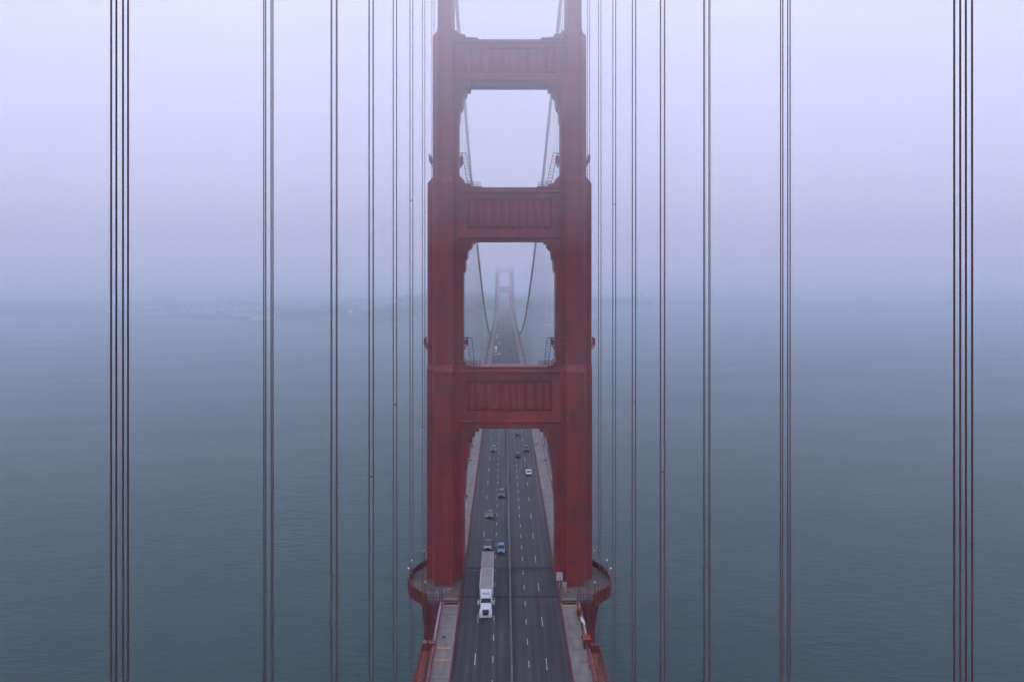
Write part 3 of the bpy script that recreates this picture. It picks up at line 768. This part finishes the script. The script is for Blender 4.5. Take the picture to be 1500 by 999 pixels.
# maintenance travellers hung outside the trusses
def traveller(s, y0, nm):
    zb = dz(y0)-.2; X = s*14.6
    t = empty('maintenance_scaffold', (X, y0, zb), 'red and orange steel maintenance scaffold hung outside the %s truss' % nm, 'scaffold')
    m = MB()
    m.box((-1.0,-.5,-.5),(1.0,.4,.9)); m.box((-.25*1,-.9,.2),(.3,-.5,1.1)); m.build('hoist_box', M_REDP, t)
    m = MB()
    for dx in (-1.0, .35, .95): m.box((dx-.14,-30,-.6),(dx+.14,-.51,-.25))
    for k in range(12): m.box((-1.1,-2.2-2.4*k,-.85),(1.1,-2.0-2.4*k,-.601))
    for dx in (-1.0, .95):
        for k in range(12): m.bar((dx,-1.6-2.4*k,-.3),(dx,-1.6-2.4*k,.8),.1)
        m.bar((dx,-.9,.8),(dx,-29,.8),.12)
    m.build('frame', M_REDP, t)
    m = MB()
    for dx in (-.55,-.1): m.box((dx-.12,-29,-.245),(dx+.12,-1.2,-.05))
    m.build('plank', M_ORANGE, t)
    m = MB(); m.bar((.2,-29,-.1),(.2,-1.1,-.1),.12); m.bar((-.33,-29,-.02),(-.33,-1.1,-.02),.07); m.build('pipe', M_PIPE, t)
    m = MB(); m.bar((-1.0,-.55,.95),(1.4*-s*1.0,-.55,.95),.16); m.tube([(-.6,-.2,.9),(-.6,-.2,1.25)],.16,8); m.build('crossbar', M_ORANGE if s > 0 else M_GREY, t)
    m = MB(); m.bar((1.0,-3,-.3),(1.0,-28,-2.4),.25); m.bar((-1,-3,-.3),(-1,-28,-2.4),.25); m.build('brace', M_REDP, t)
    return t
traveller(-1, 131.5, 'left'); traveller(1, 130.5, 'right')
t = empty('safety_rail', (13.25, 124.4, dz(124.4)+.2), 'bright pink red looped rail at the edge of the right sidewalk', 'rail')
m = MB(); m.tube([(-.25,1.2,1.1),(-.25,-1.2,1.1),(-.2,-1.8,.9),(0,-2.1,.5),(.5,-2.2,.4)], .06, 6); m.build('rail', plain('pink_red_paint', (.55,.06,.09)), t)
for y in (1.1,-1.1): MB().bar((-.25,y,0),(-.25,y,1.1),.09).build('post', M_BLACK, t)

# ------------------------------------------------------------------ vehicles
def hull(mb, st, mat):
    """stations (y, half width, z low, z high): rounded body shell"""
    R = []
    for y, w, z0, z1 in st:
        h = z1-z0
        R.append([(-w*.86,y,z0),(w*.86,y,z0),(w,y,z0+h*.22),(w,y,z0+h*.62),(w*.95,y,z0+h*.9),(w*.8,y,z1),(-w*.8,y,z1),(-w*.95,y,z0+h*.9),(-w,y,z0+h*.62),(-w,y,z0+h*.22)])
    mb.rings(R, mat)
def wheel(mb, x, y, r, w, tyre, rim):
    n = 14; sx = 1 if x > 0 else -1
    mb.tube([(x-w/2*sx,y,r),(x+w/2*sx,y,r)], r, n, tyre)
    mb.tube([(x+w/2*sx,y,r),(x+(w/2+.015)*sx,y,r)], r*.6, n, rim)
def car_parts(kind, paint):
    """nose towards -y; returns {part name: [MB...]}"""
    P = {}
    if kind == 'sedan': L, W, hb, hr = 4.7, .91, .88, 1.43; cab = (-.95, 1.75, -.25, 1.05)
    elif kind == 'suv': L, W, hb, hr = 4.7, .95, 1.08, 1.75; cab = (-1.0, 2.2, -.45, 1.85)
    elif kind == 'hatch': L, W, hb, hr = 4.2, .88, .92, 1.52; cab = (-1.0, 1.9, -.3, 1.45)
    else: L, W, hb, hr = 5.4, .98, 1.12, 1.85; cab = (-1.1, .95, -.6, .6)
    h = L/2
    b = MB()
    hull(b, [(-h,W*.72,.38,hb*.72),(-h+.18,W*.9,.26,hb*.80),(-h+.7,W,.24,hb*.92),(cab[0],W,.22,hb),(cab[1],W,.22,hb),(h-.35,W*.97,.24,hb*.98),(h-.08,W*.9,.3,hb*.93),(h,W*.8,.42,hb*.8)], paint)
    c0, c1, r0, r1 = cab; w1 = W*.93; w2 = W*.76; zt = hr; zb = hb-.03
    # roof panel and pillars
    b.rings([[(-w2,r0,zt-.06),(w2,r0,zt-.06),(w2,r1,zt-.06),(-w2,r1,zt-.06)],[(-w2*.92,r0+.12,zt),(w2*.92,r0+.12,zt),(w2*.92,r1-.12,zt),(-w2*.92,r1-.12,zt)]], paint)
    for sx in (-1, 1):
        for (ya, yb) in ((c0, r0), ((c0+c1)/2, (r0+r1)/2), (c1, r1)):
            b.bar((sx*w1,ya,zb),(sx*w2,yb,zt-.04),.075,paint)
    P['body'] = [b]
    g = MB(); g.add([(-w1+.06,c0+.02,zb+.02),(w1-.06,c0+.02,zb+.02),(w2-.05,r0+.02,zt-.06),(-w2+.05,r0+.02,zt-.06)],[(0,1,2,3)],M_GLASS); P['windscreen'] = [g]
    g = MB(); g.add([(-w1+.06,c1-.02,zb+.02),(w1-.06,c1-.02,zb+.02),(w2-.05,r1-.02,zt-.06),(-w2+.05,r1-.02,zt-.06)],[(3,2,1,0)],M_GLASS); P['rear_window'] = [g]
    P['side_window'] = []
    for sx in (-1, 1):
        g = MB(); g.add([(sx*w1,c0+.05,zb),(sx*w1,c1-.05,zb),(sx*w2,r1-.04,zt-.06),(sx*w2,r0+.04,zt-.06)],[(0,1,2,3)],M_GLASS); P['side_window'].append(g)
    P['wheel'] = []
    for yy in (-h+.85, h-.9):
        for sx in (-1, 1):
            g = MB(); wheel(g, sx*(W-.1), yy, .34 if kind in ('sedan','hatch') else .38, .22, M_DARK, M_GREY); P['wheel'].append(g)
    P['headlight'] = []; P['tail_light'] = []
    for sx in (-1, 1):
        g = MB(); g.cbox((sx*W*.7,-h+.03,hb*.68),(.17,.07,.075),M_LAMP); P['headlight'].append(g)
        g = MB(); g.cbox((sx*W*.76,h-.04,hb*.76),(.13,.07,.09),M_TAIL); P['tail_light'].append(g)
    g = MB(); g.cbox((0,-h-.005,hb*.5),(W*.42,.03,.13),M_BLACK); P['grille'] = [g]
    g = MB(); g.cbox((0,-h+.02,.36),(W*.8,.06,.1),M_BLACK); g.cbox((0,h-.02,.42),(W*.8,.06,.1),M_BLACK); P['bumper'] = [g]
    P['wing_mirror'] = []
    for sx in (-1, 1):
        g = MB(); g.cbox((sx*(W+.09),c0+.2,hb+.05),(.09,.06,.07),paint); P['wing_mirror'].append(g)
    if kind == 'pickup':
        g = MB(); g.box((-W*.8,c1+.1,hb-.02),(W*.8,h-.15,hb+.004),M_BLACK); P['cargo_bed'] = [g]
    if kind == 'suv':
        g = MB(); 
        for sx in (-1, 1): g.bar((sx*w2*.85,r0+.3,zt+.05),(sx*w2*.85,r1-.2,zt+.05),.05,M_BLACK)
        P['roof_rail'] = [g]
    return P
M_LAMP = plain('headlamp_lens', (.75,.77,.8), .15); M_TAIL = plain('tail_lamp_lens', (.3,.01,.01), .3)
def place_car(kind, paint, x, y, label, toward, hood=None):
    t = empty('pickup_truck' if kind == 'pickup' else 'car', (x, y+(2.4), dz(y+2.4)+.005), label, 'pickup' if kind == 'pickup' else 'car', 'traffic on the bridge', 0 if toward else PI)
    t.rotation_euler = (0, 0, 0 if toward else PI)
    for n, lst in car_parts(kind, paint).items():
        for mb in lst: mb.build(n, None, t)
    if hood is not None:
        m = MB(); m.add([(-.8,-2.62,.95),(.8,-2.62,.95),(.85,-2.1,1.09),(-.85,-2.1,1.09)],[(0,1,2,3)]); m.build('bonnet', hood, t)
    return t
CP = {k: car_paint('car_'+k, c) for k, c in dict(black=(.012,.014,.018), teal=(.012,.035,.038), blue=(.03,.15,.26), white=(.55,.55,.57), silver=(.3,.31,.33), dark=(.02,.03,.035), green=(.015,.04,.035), grey=(.1,.1,.11), red=(.2,.02,.02)).items()}
place_car('pickup', CP['black'], -5.05, 174.0, 'dark pickup with a pale bonnet following the white truck', True, CP['silver'])
place_car('hatch', CP['blue'], -1.85, 171.8, 'bright blue car beside the barrier behind the truck', True)
place_car('sedan', CP['teal'], -4.95, 196.2, 'dark teal sedan in the second lane behind the pickup', True)
place_car('suv', CP['dark'], -1.9, 213.5, 'dark car with roof rails beside the barrier under the tower', True)
place_car('suv', CP['dark'], -4.95, 266.5, 'dark teal car farthest of the four oncoming under the strut', True)
place_car('sedan', CP['white'], 6.75, 236.5, 'white sedan driving away in the right hand lane', False)
place_car('suv', CP['black'], 3.7, 257.5, 'black car driving away in the middle southbound lane', False)
place_car('pickup', CP['grey'], 6.8, 266.5, 'dark vehicle with a pale rear window ahead of the white sedan', False)
place_car('sedan', CP['green'], 4.1, 292.5, 'dark sedan driving away just below the lowest strut', False)
# distant traffic: single meshes
proto = {}
def far_car(kind, col, x, y, label, toward=True):
    key = (kind, col)
    if key not in proto:
        P = car_parts(kind, CP[col]); mb = MB()
        for lst in P.values():
            for q in lst:
                for f, k in zip(q.f, q.m):
                    pass
                base = len(mb.v); mb.v += q.v
                for f, k in zip(q.f, q.m): mb.f.append(tuple(base+i for i in f)); mb.m.append(mb.mi(q.mats[k]))
        o = mb.build('car'); proto[key] = o
    else:
        o = proto[key].copy(); C.objects.link(o)
    o.location = (x, y, dz(y)+.005); o.rotation_euler = (0, 0, 0 if toward else PI)
    tag(o, label, 'car', 'distant traffic on the main span')
fc = 'distant %s car on the main span, %s'
far_car('sedan', 'dark', -4.9, 529, fc % ('dark', 'nearest seen above the lowest strut'))
far_car('suv', 'white', -4.9, 572, 'distant white car in the second lane beside the queue')
far_car('hatch', 'silver', -7.7, 566, 'distant silver car last in the queue behind the van')
far_car('suv', 'white', -7.7, 588, 'distant white car directly behind the tall white van')
far_car('sedan', 'white', -5.0, 660, 'distant lone white car ahead of the white van')
far_car('suv', 'white', -7.7, 718, 'distant nearer car of the white pair at mid span')
far_car('suv', 'white', -7.7, 748, 'distant farther car of the white pair at mid span')
far_car('sedan', 'silver', -4.7, 862, 'distant silver car just past mid span')
far_car('hatch', 'white', -4.6, 950, 'distant white car approaching from the far tower, nearest')
far_car('hatch', 'white', -7.6, 1010, 'distant white car in the outer lane near the far tower')
far_car('sedan', 'white', -7.7, 1048, 'distant white car close behind another near the far tower')
far_car('suv', 'white', -7.7, 1115, 'distant white car about to reach the last queue')
far_car('suv', 'white', -4.6, 1290, 'farthest white car just leaving the far tower')
far_car('sedan', 'black', 4.6, 600, 'distant black car driving away alone in the middle lane')
far_car('sedan', 'grey', 1.6, 1010, 'distant grey car driving away beside the barrier', False)
far_car('suv', 'grey', 4.6, 1080, 'distant grey car driving away beyond mid span', False)
# tall white van in the far queue
mb = MB(); hull(mb, [(-2.9,.85,.4,1.3),(-2.2,1.0,.35,1.7),(-1.9,1.02,.35,2.5),(3,1.02,.35,2.7)], CP['white'])
mb.add([(-.85,-2.18,1.72),(.85,-2.18,1.72),(.8,-1.92,2.4),(-.8,-1.92,2.4)], [(0,1,2,3)], M_GLASS)
for yy in (-2, 2):
    for sx in (-1, 1): wheel(mb, sx*.9, yy, .38, .24, M_DARK, M_GREY)
o = mb.build('van'); o.location = (-7.7, 609, dz(609)+.005); tag(o, 'distant tall white van at the head of the outer lane queue', 'van', 'distant traffic on the main span')

# the white articulated truck with two trailers
def truck(x, y):
    t = empty('articulated_truck', (x, y, dz(y)+.005), 'white bonneted truck pulling two grey roofed trailers towards the camera', 'truck')
    t.rotation_euler.x = th
    W_ = CP['white']; W2 = varied('truck_white', (.55,.55,.58), .35, .1, (1,1,1), 2, .4)
    m = MB(); hull(m, [(0.05,.86,.75,1.45),(.35,.98,.7,1.75),(1.2,1.02,.7,1.95),(2.3,1.06,.7,2.1)], W2); m.build('hood', W2, t)
    for sx in (-1, 1):
        f = MB(); f.rings([[(sx*.8,yy,.62),(sx*1.2,yy,.62),(sx*1.2,yy,zz),(sx*.85,yy,zz+.1)] for yy, zz in ((.12,1.0),(.45,1.3),(1.3,1.38),(1.75,1.0))]); f.build('mudguard', W2, t)
    m = MB(); m.rings([[(-1.05,2.3,.7),(1.05,2.3,.7),(1.05,4.1,.7),(-1.05,4.1,.7)],[(-1.12,2.25,2.05),(1.12,2.25,2.05),(1.12,4.1,2.05),(-1.12,4.1,2.05)],[(-1.0,2.75,2.85),(1.0,2.75,2.85),(1.05,4.1,2.85),(-1.05,4.1,2.85)]]); m.build('cab', W2, t)
    m = MB(); m.rings([[(-1.0,2.62,2.86),(1.0,2.62,2.86),(1.08,4.15,2.86),(-1.08,4.15,2.86)],[(-.95,2.9,3.15),(.95,2.9,3.15),(1.08,4.15,3.4),(-1.08,4.15,3.4)],[(-.95,3.6,3.72),(.95,3.6,3.72),(1.1,4.2,3.95),(-1.1,4.2,3.95)]]); fr = m.build('roof_fairing', W2, t)
    m = MB(); m.add([(-1.0,2.26,2.12),(1.0,2.26,2.12),(.9,2.70,2.83),(-.9,2.70,2.83)],[(0,1,2,3)]); m.build('windscreen', M_GLASS_D, t)
    g = MB(); g.rings([[(-.5,.0,.76),(.5,.0,.76),(.5,.2,.76),(-.5,.2,.76)],[(-.6,.0,1.44),(.6,.0,1.44),(.6,.2,1.44),(-.6,.2,1.44)],[(-.62,.26,1.80),(.62,.26,1.80),(.6,.5,1.70),(-.6,.5,1.70)]]); g.build('grille', M_BLACK, t)
    m = MB(); m.box((-1.18,-.12,.38),(1.18,.12,.74)); m.build('bumper', W2, t)
    for sx in (-1, 1):
        MB().cbox((sx*.9,.06,1.02),(.16,.08,.13)).build('headlight', M_LAMP, t)
        a = MB(); a.cbox((sx*1.5,2.45,2.1),(.13,.08,.38)); a.bar((sx*1.08,2.4,2.3),(sx*1.5,2.45,2.3),.05); a.build('mirror', W2, t)
        MB().cbox((sx*.35,-.125,.55),(.12,.01,.07)).build('fog_lamp', M_BLACK, t)
        MB().tube([(sx*1.15,4.25,.9),(sx*1.15,4.25,3.0)],.08,8).build('exhaust_stack', M_GREY, t)
    m = MB(); m.box((-.45,1.2,.55),(.45,21.4,.85)); m.build('chassis', M_DARK, t)
    for yy in (1.0, 5.6, 12.2, 14.3, 20.6):
        for sx in (-1, 1):
            g = MB(); wheel(g, sx*1.05, yy, .5, .3, M_DARK, M_GREY); g.build('wheel', None, t)
    for (ya, yb, i) in ((4.55, 13.2, 0), (14.05, 22.6, 1)):
        b = MB(); b.box((-1.28,ya,1.05),(1.28,yb,4.02)); tr = b.build('trailer', W_, t)
        r = MB(); r.box((-1.24,ya+.05,4.022),(1.24,yb-.05,4.07))
        for k in range(7): r.box((-1.24,ya+.6+k*1.2,4.072),(1.24,ya+.66+k*1.2,4.085))
        r.build('roof', M_TRAILER, tr)
        e = MB()
        for sx in (-1, 1): e.box((min(sx*1.2,sx*1.3),ya-.02,3.95),(max(sx*1.2,sx*1.3),yb+.02,4.10))
        for sx in (-.7,-.2,.2,.7): e.box((sx-.09,ya-.06,4.0),(sx+.09,ya-.005,4.08))
        e.build('edge_rail', M_WHITE if i == 0 else M_GREY, tr)
    # lettering: on the roof fairing and on the front of the first trailer
    sl = math.atan2(.57, .7)
    text_mesh('lettering', 'Fed', .62, M_TEXTP, t, (-.22, 3.22, 3.47), (math.atan2(.4,.5)-.05,0,0), .01)
    text_mesh('lettering', 'Ex', .62, M_TEXTG, t, (.55, 3.22, 3.47), (math.atan2(.4,.5)-.05,0,0), .01)
    text_mesh('lettering', 'Fed', .62, M_TEXTP, t, (-.3, 4.53, 3.72), (PI/2,0,0), .01)
    text_mesh('lettering', 'Ex', .62, M_TEXTG, t, (.55, 4.53, 3.72), (PI/2,0,0), .01)
    return t
truck(-4.66, 140.9)

# ------------------------------------------------------------------ people
def skin(name, verts, edges, radii, mat, parent, root=0):
    me = bpy.data.meshes.new(name); me.from_pydata(verts, edges, []); me.materials.append(mat)
    o = bpy.data.objects.new(name, me); C.objects.link(o); o.parent = parent
    m = o.modifiers.new('skin', 'SKIN'); m.use_smooth_shade = True
    for i, r in enumerate(radii):
        sv = me.skin_vertices[0].data[i]; sv.radius = (r, r); sv.use_root = (i == root)
    su = o.modifiers.new('sub', 'SUBSURF'); su.levels = 1; su.render_levels = 2
    return o
M_SKIN = plain('skin', (.35,.2,.14), .6); M_HAIR = plain('hair', (.02,.015,.012), .8)
def person(x, y, rz, top, legs, label):
    t = empty('person', (x, y, dz(y)+.22), label, 'person', rz=rz)
    tp = plain('jacket', top, .8); lg = plain('trousers', legs, .9)
    J = dict(p=(0,0,.95), c=(0,.01,1.2), s=(0,.02,1.42), n=(0,.0,1.53), h=(0,-.02,1.66),
             hl=(-.1,0,.9), kl=(-.11,-.16,.5), al=(-.11,-.02,.1), tl=(-.11,-.2,.05), hr=(.1,0,.9), kr=(.11,.06,.5), ar=(.11,.28,.13), tr=(.11,.12,.05),
             sl=(-.19,.02,1.4), el=(-.25,.1,1.13), wl=(-.24,0,.9), sr=(.19,.02,1.4), er=(.25,-.06,1.13), wr=(.23,-.2,.95))
    k = list(J); E_ = [('p','c'),('c','s'),('s','n'),('n','h'),('p','hl'),('hl','kl'),('kl','al'),('al','tl'),('p','hr'),('hr','kr'),('kr','ar'),('ar','tr'),('s','sl'),('sl','el'),('el','wl'),('s','sr'),('sr','er'),('er','wr')]
    R_ = dict(p=.13,c=.12,s=.12,n=.055,h=.095,hl=.085,kl=.055,al=.04,tl=.035,hr=.085,kr=.055,ar=.04,tr=.035,sl=.065,el=.042,wl=.03,sr=.065,er=.042,wr=.03)
    skin('body', [J[i] for i in k], [(k.index(a), k.index(b)) for a, b in E_], [R_[i] for i in k], M_SKIN, t)
    k2 = ['p','c','s','sl','el','wl','sr','er','wr']; e2 = [e for e in E_ if e[0] in k2 and e[1] in k2]
    skin('jacket', [J[i] for i in k2], [(k2.index(a), k2.index(b)) for a, b in e2], [R_[i]+.025 for i in k2], tp, t)
    k3 = ['p','hl','kl','al','hr','kr','ar']; e3 = [e for e in E_ if e[0] in k3 and e[1] in k3]
    skin('trousers', [J[i] for i in k3], [(k3.index(a), k3.index(b)) for a, b in e3], [R_[i]+.02 for i in k3], lg, t)
    MB().tube([(0,.02,1.66),(0,.01,1.72),(0,0,1.80)], [.105,.11,.06], 10).build('hair', M_HAIR, t, smooth=True)
    return t
person(-11.8, 211.5, .1, (.012,.014,.02), (.03,.04,.04), 'person in dark clothes walking on the left sidewalk past the tower')
person(-12.75, 271.5, 1.2, (.02,.03,.05), (.05,.05,.06), 'person standing by the left railing farther along the sidewalk')
person(10.75, 274.5, 3.1, (.45,.55,.06), (.03,.03,.03), 'person in a bright yellow top on the right sidewalk')

# ------------------------------------------------------------------ far shore things
def house(w, d, h, rh, wall, roof):
    mb = MB(); mb.box((-w/2,-d/2,-2),(w/2,d/2,h), wall)
    mb.prism([(-w/2-.4,h),(w/2+.4,h),(0,h+rh)], -d/2-.4, d/2+.4, roof)
    return mb.build('house')
WL = [plain('far_wall_%d' % i, c, .8) for i, c in enumerate(((.75,.73,.7),(.6,.5,.45),(.5,.5,.5)))]
RF = [plain('far_roof_%d' % i, c, .8) for i, c in enumerate(((.35,.15,.11),(.3,.3,.31)))]
hs = [house(14, 10, 7, 3, WL[0], RF[0]), house(26, 12, 8, 3.5, WL[0], RF[1]), house(12, 12, 9, 3, WL[1], RF[0]), house(44, 14, 9, 4, WL[2], RF[1])]
used = [0]*4; cnt = 0; tries = 0
zones = [(-1500, -900, 2560, 3100, 70), (-900, -640, 2300, 2700, 60), (-520, -330, 2350, 2900, 26), (200, 700, 3150, 3700, 18)]
for (x0, x1, y0, y1, n) in zones:
    c = 0; tries = 0
    while c < n and tries < 3000:
        tries += 1
        x = random.uniform(x0, x1); y = random.uniform(y0, y1)
        if not inside(x, y) or sdist(x, y) < 35: continue
        k = random.choice((0, 0, 1, 2, 3)); o = hs[k]
        if used[k]: o = o.copy(); C.objects.link(o)
        used[k] = 1
        o.location = (x, y, land_h(x, y)); o.rotation_euler.z = random.choice((0, .3, 1.4, 1.6))
        s_ = random.uniform(.9, 1.6); o.scale = (s_, s_, random.uniform(.9, 1.5))
        side = 'left' if x < 0 else 'right'
        tag(o, 'small pale building lost in haze on the far %s shore' % side, 'building', 'buildings on the far %s shore' % side); c += 1
for (x0, x1, y, lab) in ((-735, -640, 2090, 'dark low pier on the water at the left shore'), (-1010, -900, 2420, 'thin pier farther left off the flat shore')):
    t = empty('pier', ((x0+x1)/2, y, 0), lab, 'pier')
    w = (x1-x0)/2
    MB().box((-w,-6,2.0),(w,6,3.6)).build('deck', M_PIER, t)
    m = MB()
    for k in range(12):
        for yy in (-5, 5): m.box((-w+k*2*w/12,yy-.4,-3),(-w+k*2*w/12+.8,yy+.4,2.0))
    m.build('piles', M_PIER, t)
for (x, y, w, d, h, lab) in ((-350, 2560, 70, 16, 12, 'long white building on the wooded far hillside'), (-300, 2750, 40, 14, 10, 'shorter white building right of the long hillside one'), (-760, 2330, 60, 22, 12, 'large pale shed nearest the left shore pier')):
    mb = MB(); mb.box((-w/2,-d/2,-4),(w/2,d/2,h), WL[0]); mb.prism([(-w/2-.5,h),(w/2+.5,h),(w/2-4,h+3),(-w/2+4,h+3)], -d/2-.5, d/2+.5, RF[0])
    for k in range(int(w/5)): mb.box((-w/2+1.5+k*5,-d/2-.12,2),(-w/2+4+k*5,-d/2-.02,4.5), M_GLASS)
    o = mb.build('long_building'); o.location = (x, y, land_h(x, y)); tag(o, lab, 'building')

# ------------------------------------------------------------------ air
def air(name, lo, hi, density, col, kind='stuff', label=None):
    M = bpy.data.materials.new(name+'_air'); M.use_nodes = True; nt = M.node_tree; nt.nodes.clear()
    o = nt.nodes.new('ShaderNodeOutputMaterial'); p = nt.nodes.new('ShaderNodeVolumePrincipled')
    p.inputs['Density'].default_value = density; p.inputs['Color'].default_value = (*col, 1); p.inputs['Anisotropy'].default_value = ANI
    nt.links.new(p.outputs[0], o.inputs['Volume'])
    ob = MB().box(lo, hi).build(name, M); tag(ob, label, None, None, kind); return ob
HC = (.955, .952, 1.0); HL = (.80, .94, 1.0); TOP = 380; ANI = .05
air('haze', (-14000,-1500,-9), (14000,15500,236), .00012, HL, label='pale even haze filling the air over the strait')
for i, (z0, d) in enumerate(((118, .00045), (145, .0008), (151, .0010), (160, .0014), (171, .0021), (184, .0044))):
    air('fog_bank', (-13900+i*20,-1480+i*5,z0), (13900-i*20,15400-i*20,TOP-i*6), d, HC, label='low fog bank hiding the tower tops and the sky')

# a thicker bank over the far half of the strait, its top rising away from the camera
me = MB(); q = [(180, -7), (15300, -7), (15300, 234.2), (1550, 234.2)]
me.rings([[(x, y, z) for y, z in q] for x in (-13700, 13700)])
M = bpy.data.materials['haze_air'].copy(); M.node_tree.nodes['Principled Volume'].inputs['Density'].default_value = .00066
ob = me.build('fog_bank', M); tag(ob, 'thicker fog bank lying over the far half of the strait', kind='stuff')
# the cloud base comes down towards the south
me = MB(); q = [(450, 300.6), (15200, 300.6), (15200, -6.4), (3950, -6.4), (1750, 130), (1350, 100)]
me.rings([[(x, y, z) for y, z in q] for x in (-13600, 13600)])
M = bpy.data.materials['fog_bank_air'].copy(); M.node_tree.nodes['Principled Volume'].inputs['Density'].default_value = .0016
ob = me.build('fog_bank', M); tag(ob, 'low cloud base sinking onto the far hills', kind='stuff')

# ------------------------------------------------------------------ light, camera
W = bpy.data.worlds.new('World'); sc.world = W; W.use_nodes = True; nt = W.node_tree
sky = nt.nodes.new('ShaderNodeTexSky'); sky.sky_type = 'NISHITA'; sky.sun_disc = False
SUN_EL, SUN_AZ = math.radians(55), math.radians(-112)     # azimuth clockwise from +y: from behind on the left
sky.sun_elevation = SUN_EL; sky.sun_rotation = SUN_AZ; sky.dust_density = 3; sky.air_density = 1.2
nt.links.new(sky.outputs[0], nt.nodes['Background'].inputs[0]); nt.nodes['Background'].inputs[1].default_value = .15
L = bpy.data.lights.new('sun', 'SUN'); L.energy = 1.0; L.angle = math.radians(20); L.color = (1, .97, .94)
lo = bpy.data.objects.new('sun', L); C.objects.link(lo)
d = Vector((math.sin(SUN_AZ)*math.cos(SUN_EL), math.cos(SUN_AZ)*math.cos(SUN_EL), math.sin(SUN_EL)))
lo.rotation_euler = (-d).to_track_quat('-Z', 'Y').to_euler()
cam = bpy.data.cameras.new('camera'); co = bpy.data.objects.new('camera', cam); C.objects.link(co)
co.location = (-1.22, 0, CAM_Z); co.rotation_euler = (PI/2, 0, 0)
cam.lens = 26.12; cam.sensor_width = 36; cam.shift_x = .008; cam.shift_y = -.063; cam.clip_start = .5; cam.clip_end = 40000
sc.camera = co
sc.view_settings.view_transform = 'Standard'; sc.view_settings.look = 'None'; sc.view_settings.gamma = 1; sc.view_settings.use_curve_mapping = False
sc.view_settings.exposure = 1.83
sc.cycles.use_denoising = True; sc.cycles.volume_bounces = 12; sc.cycles.max_bounces = 16; sc.cycles.diffuse_bounces = 3; sc.cycles.glossy_bounces = 3
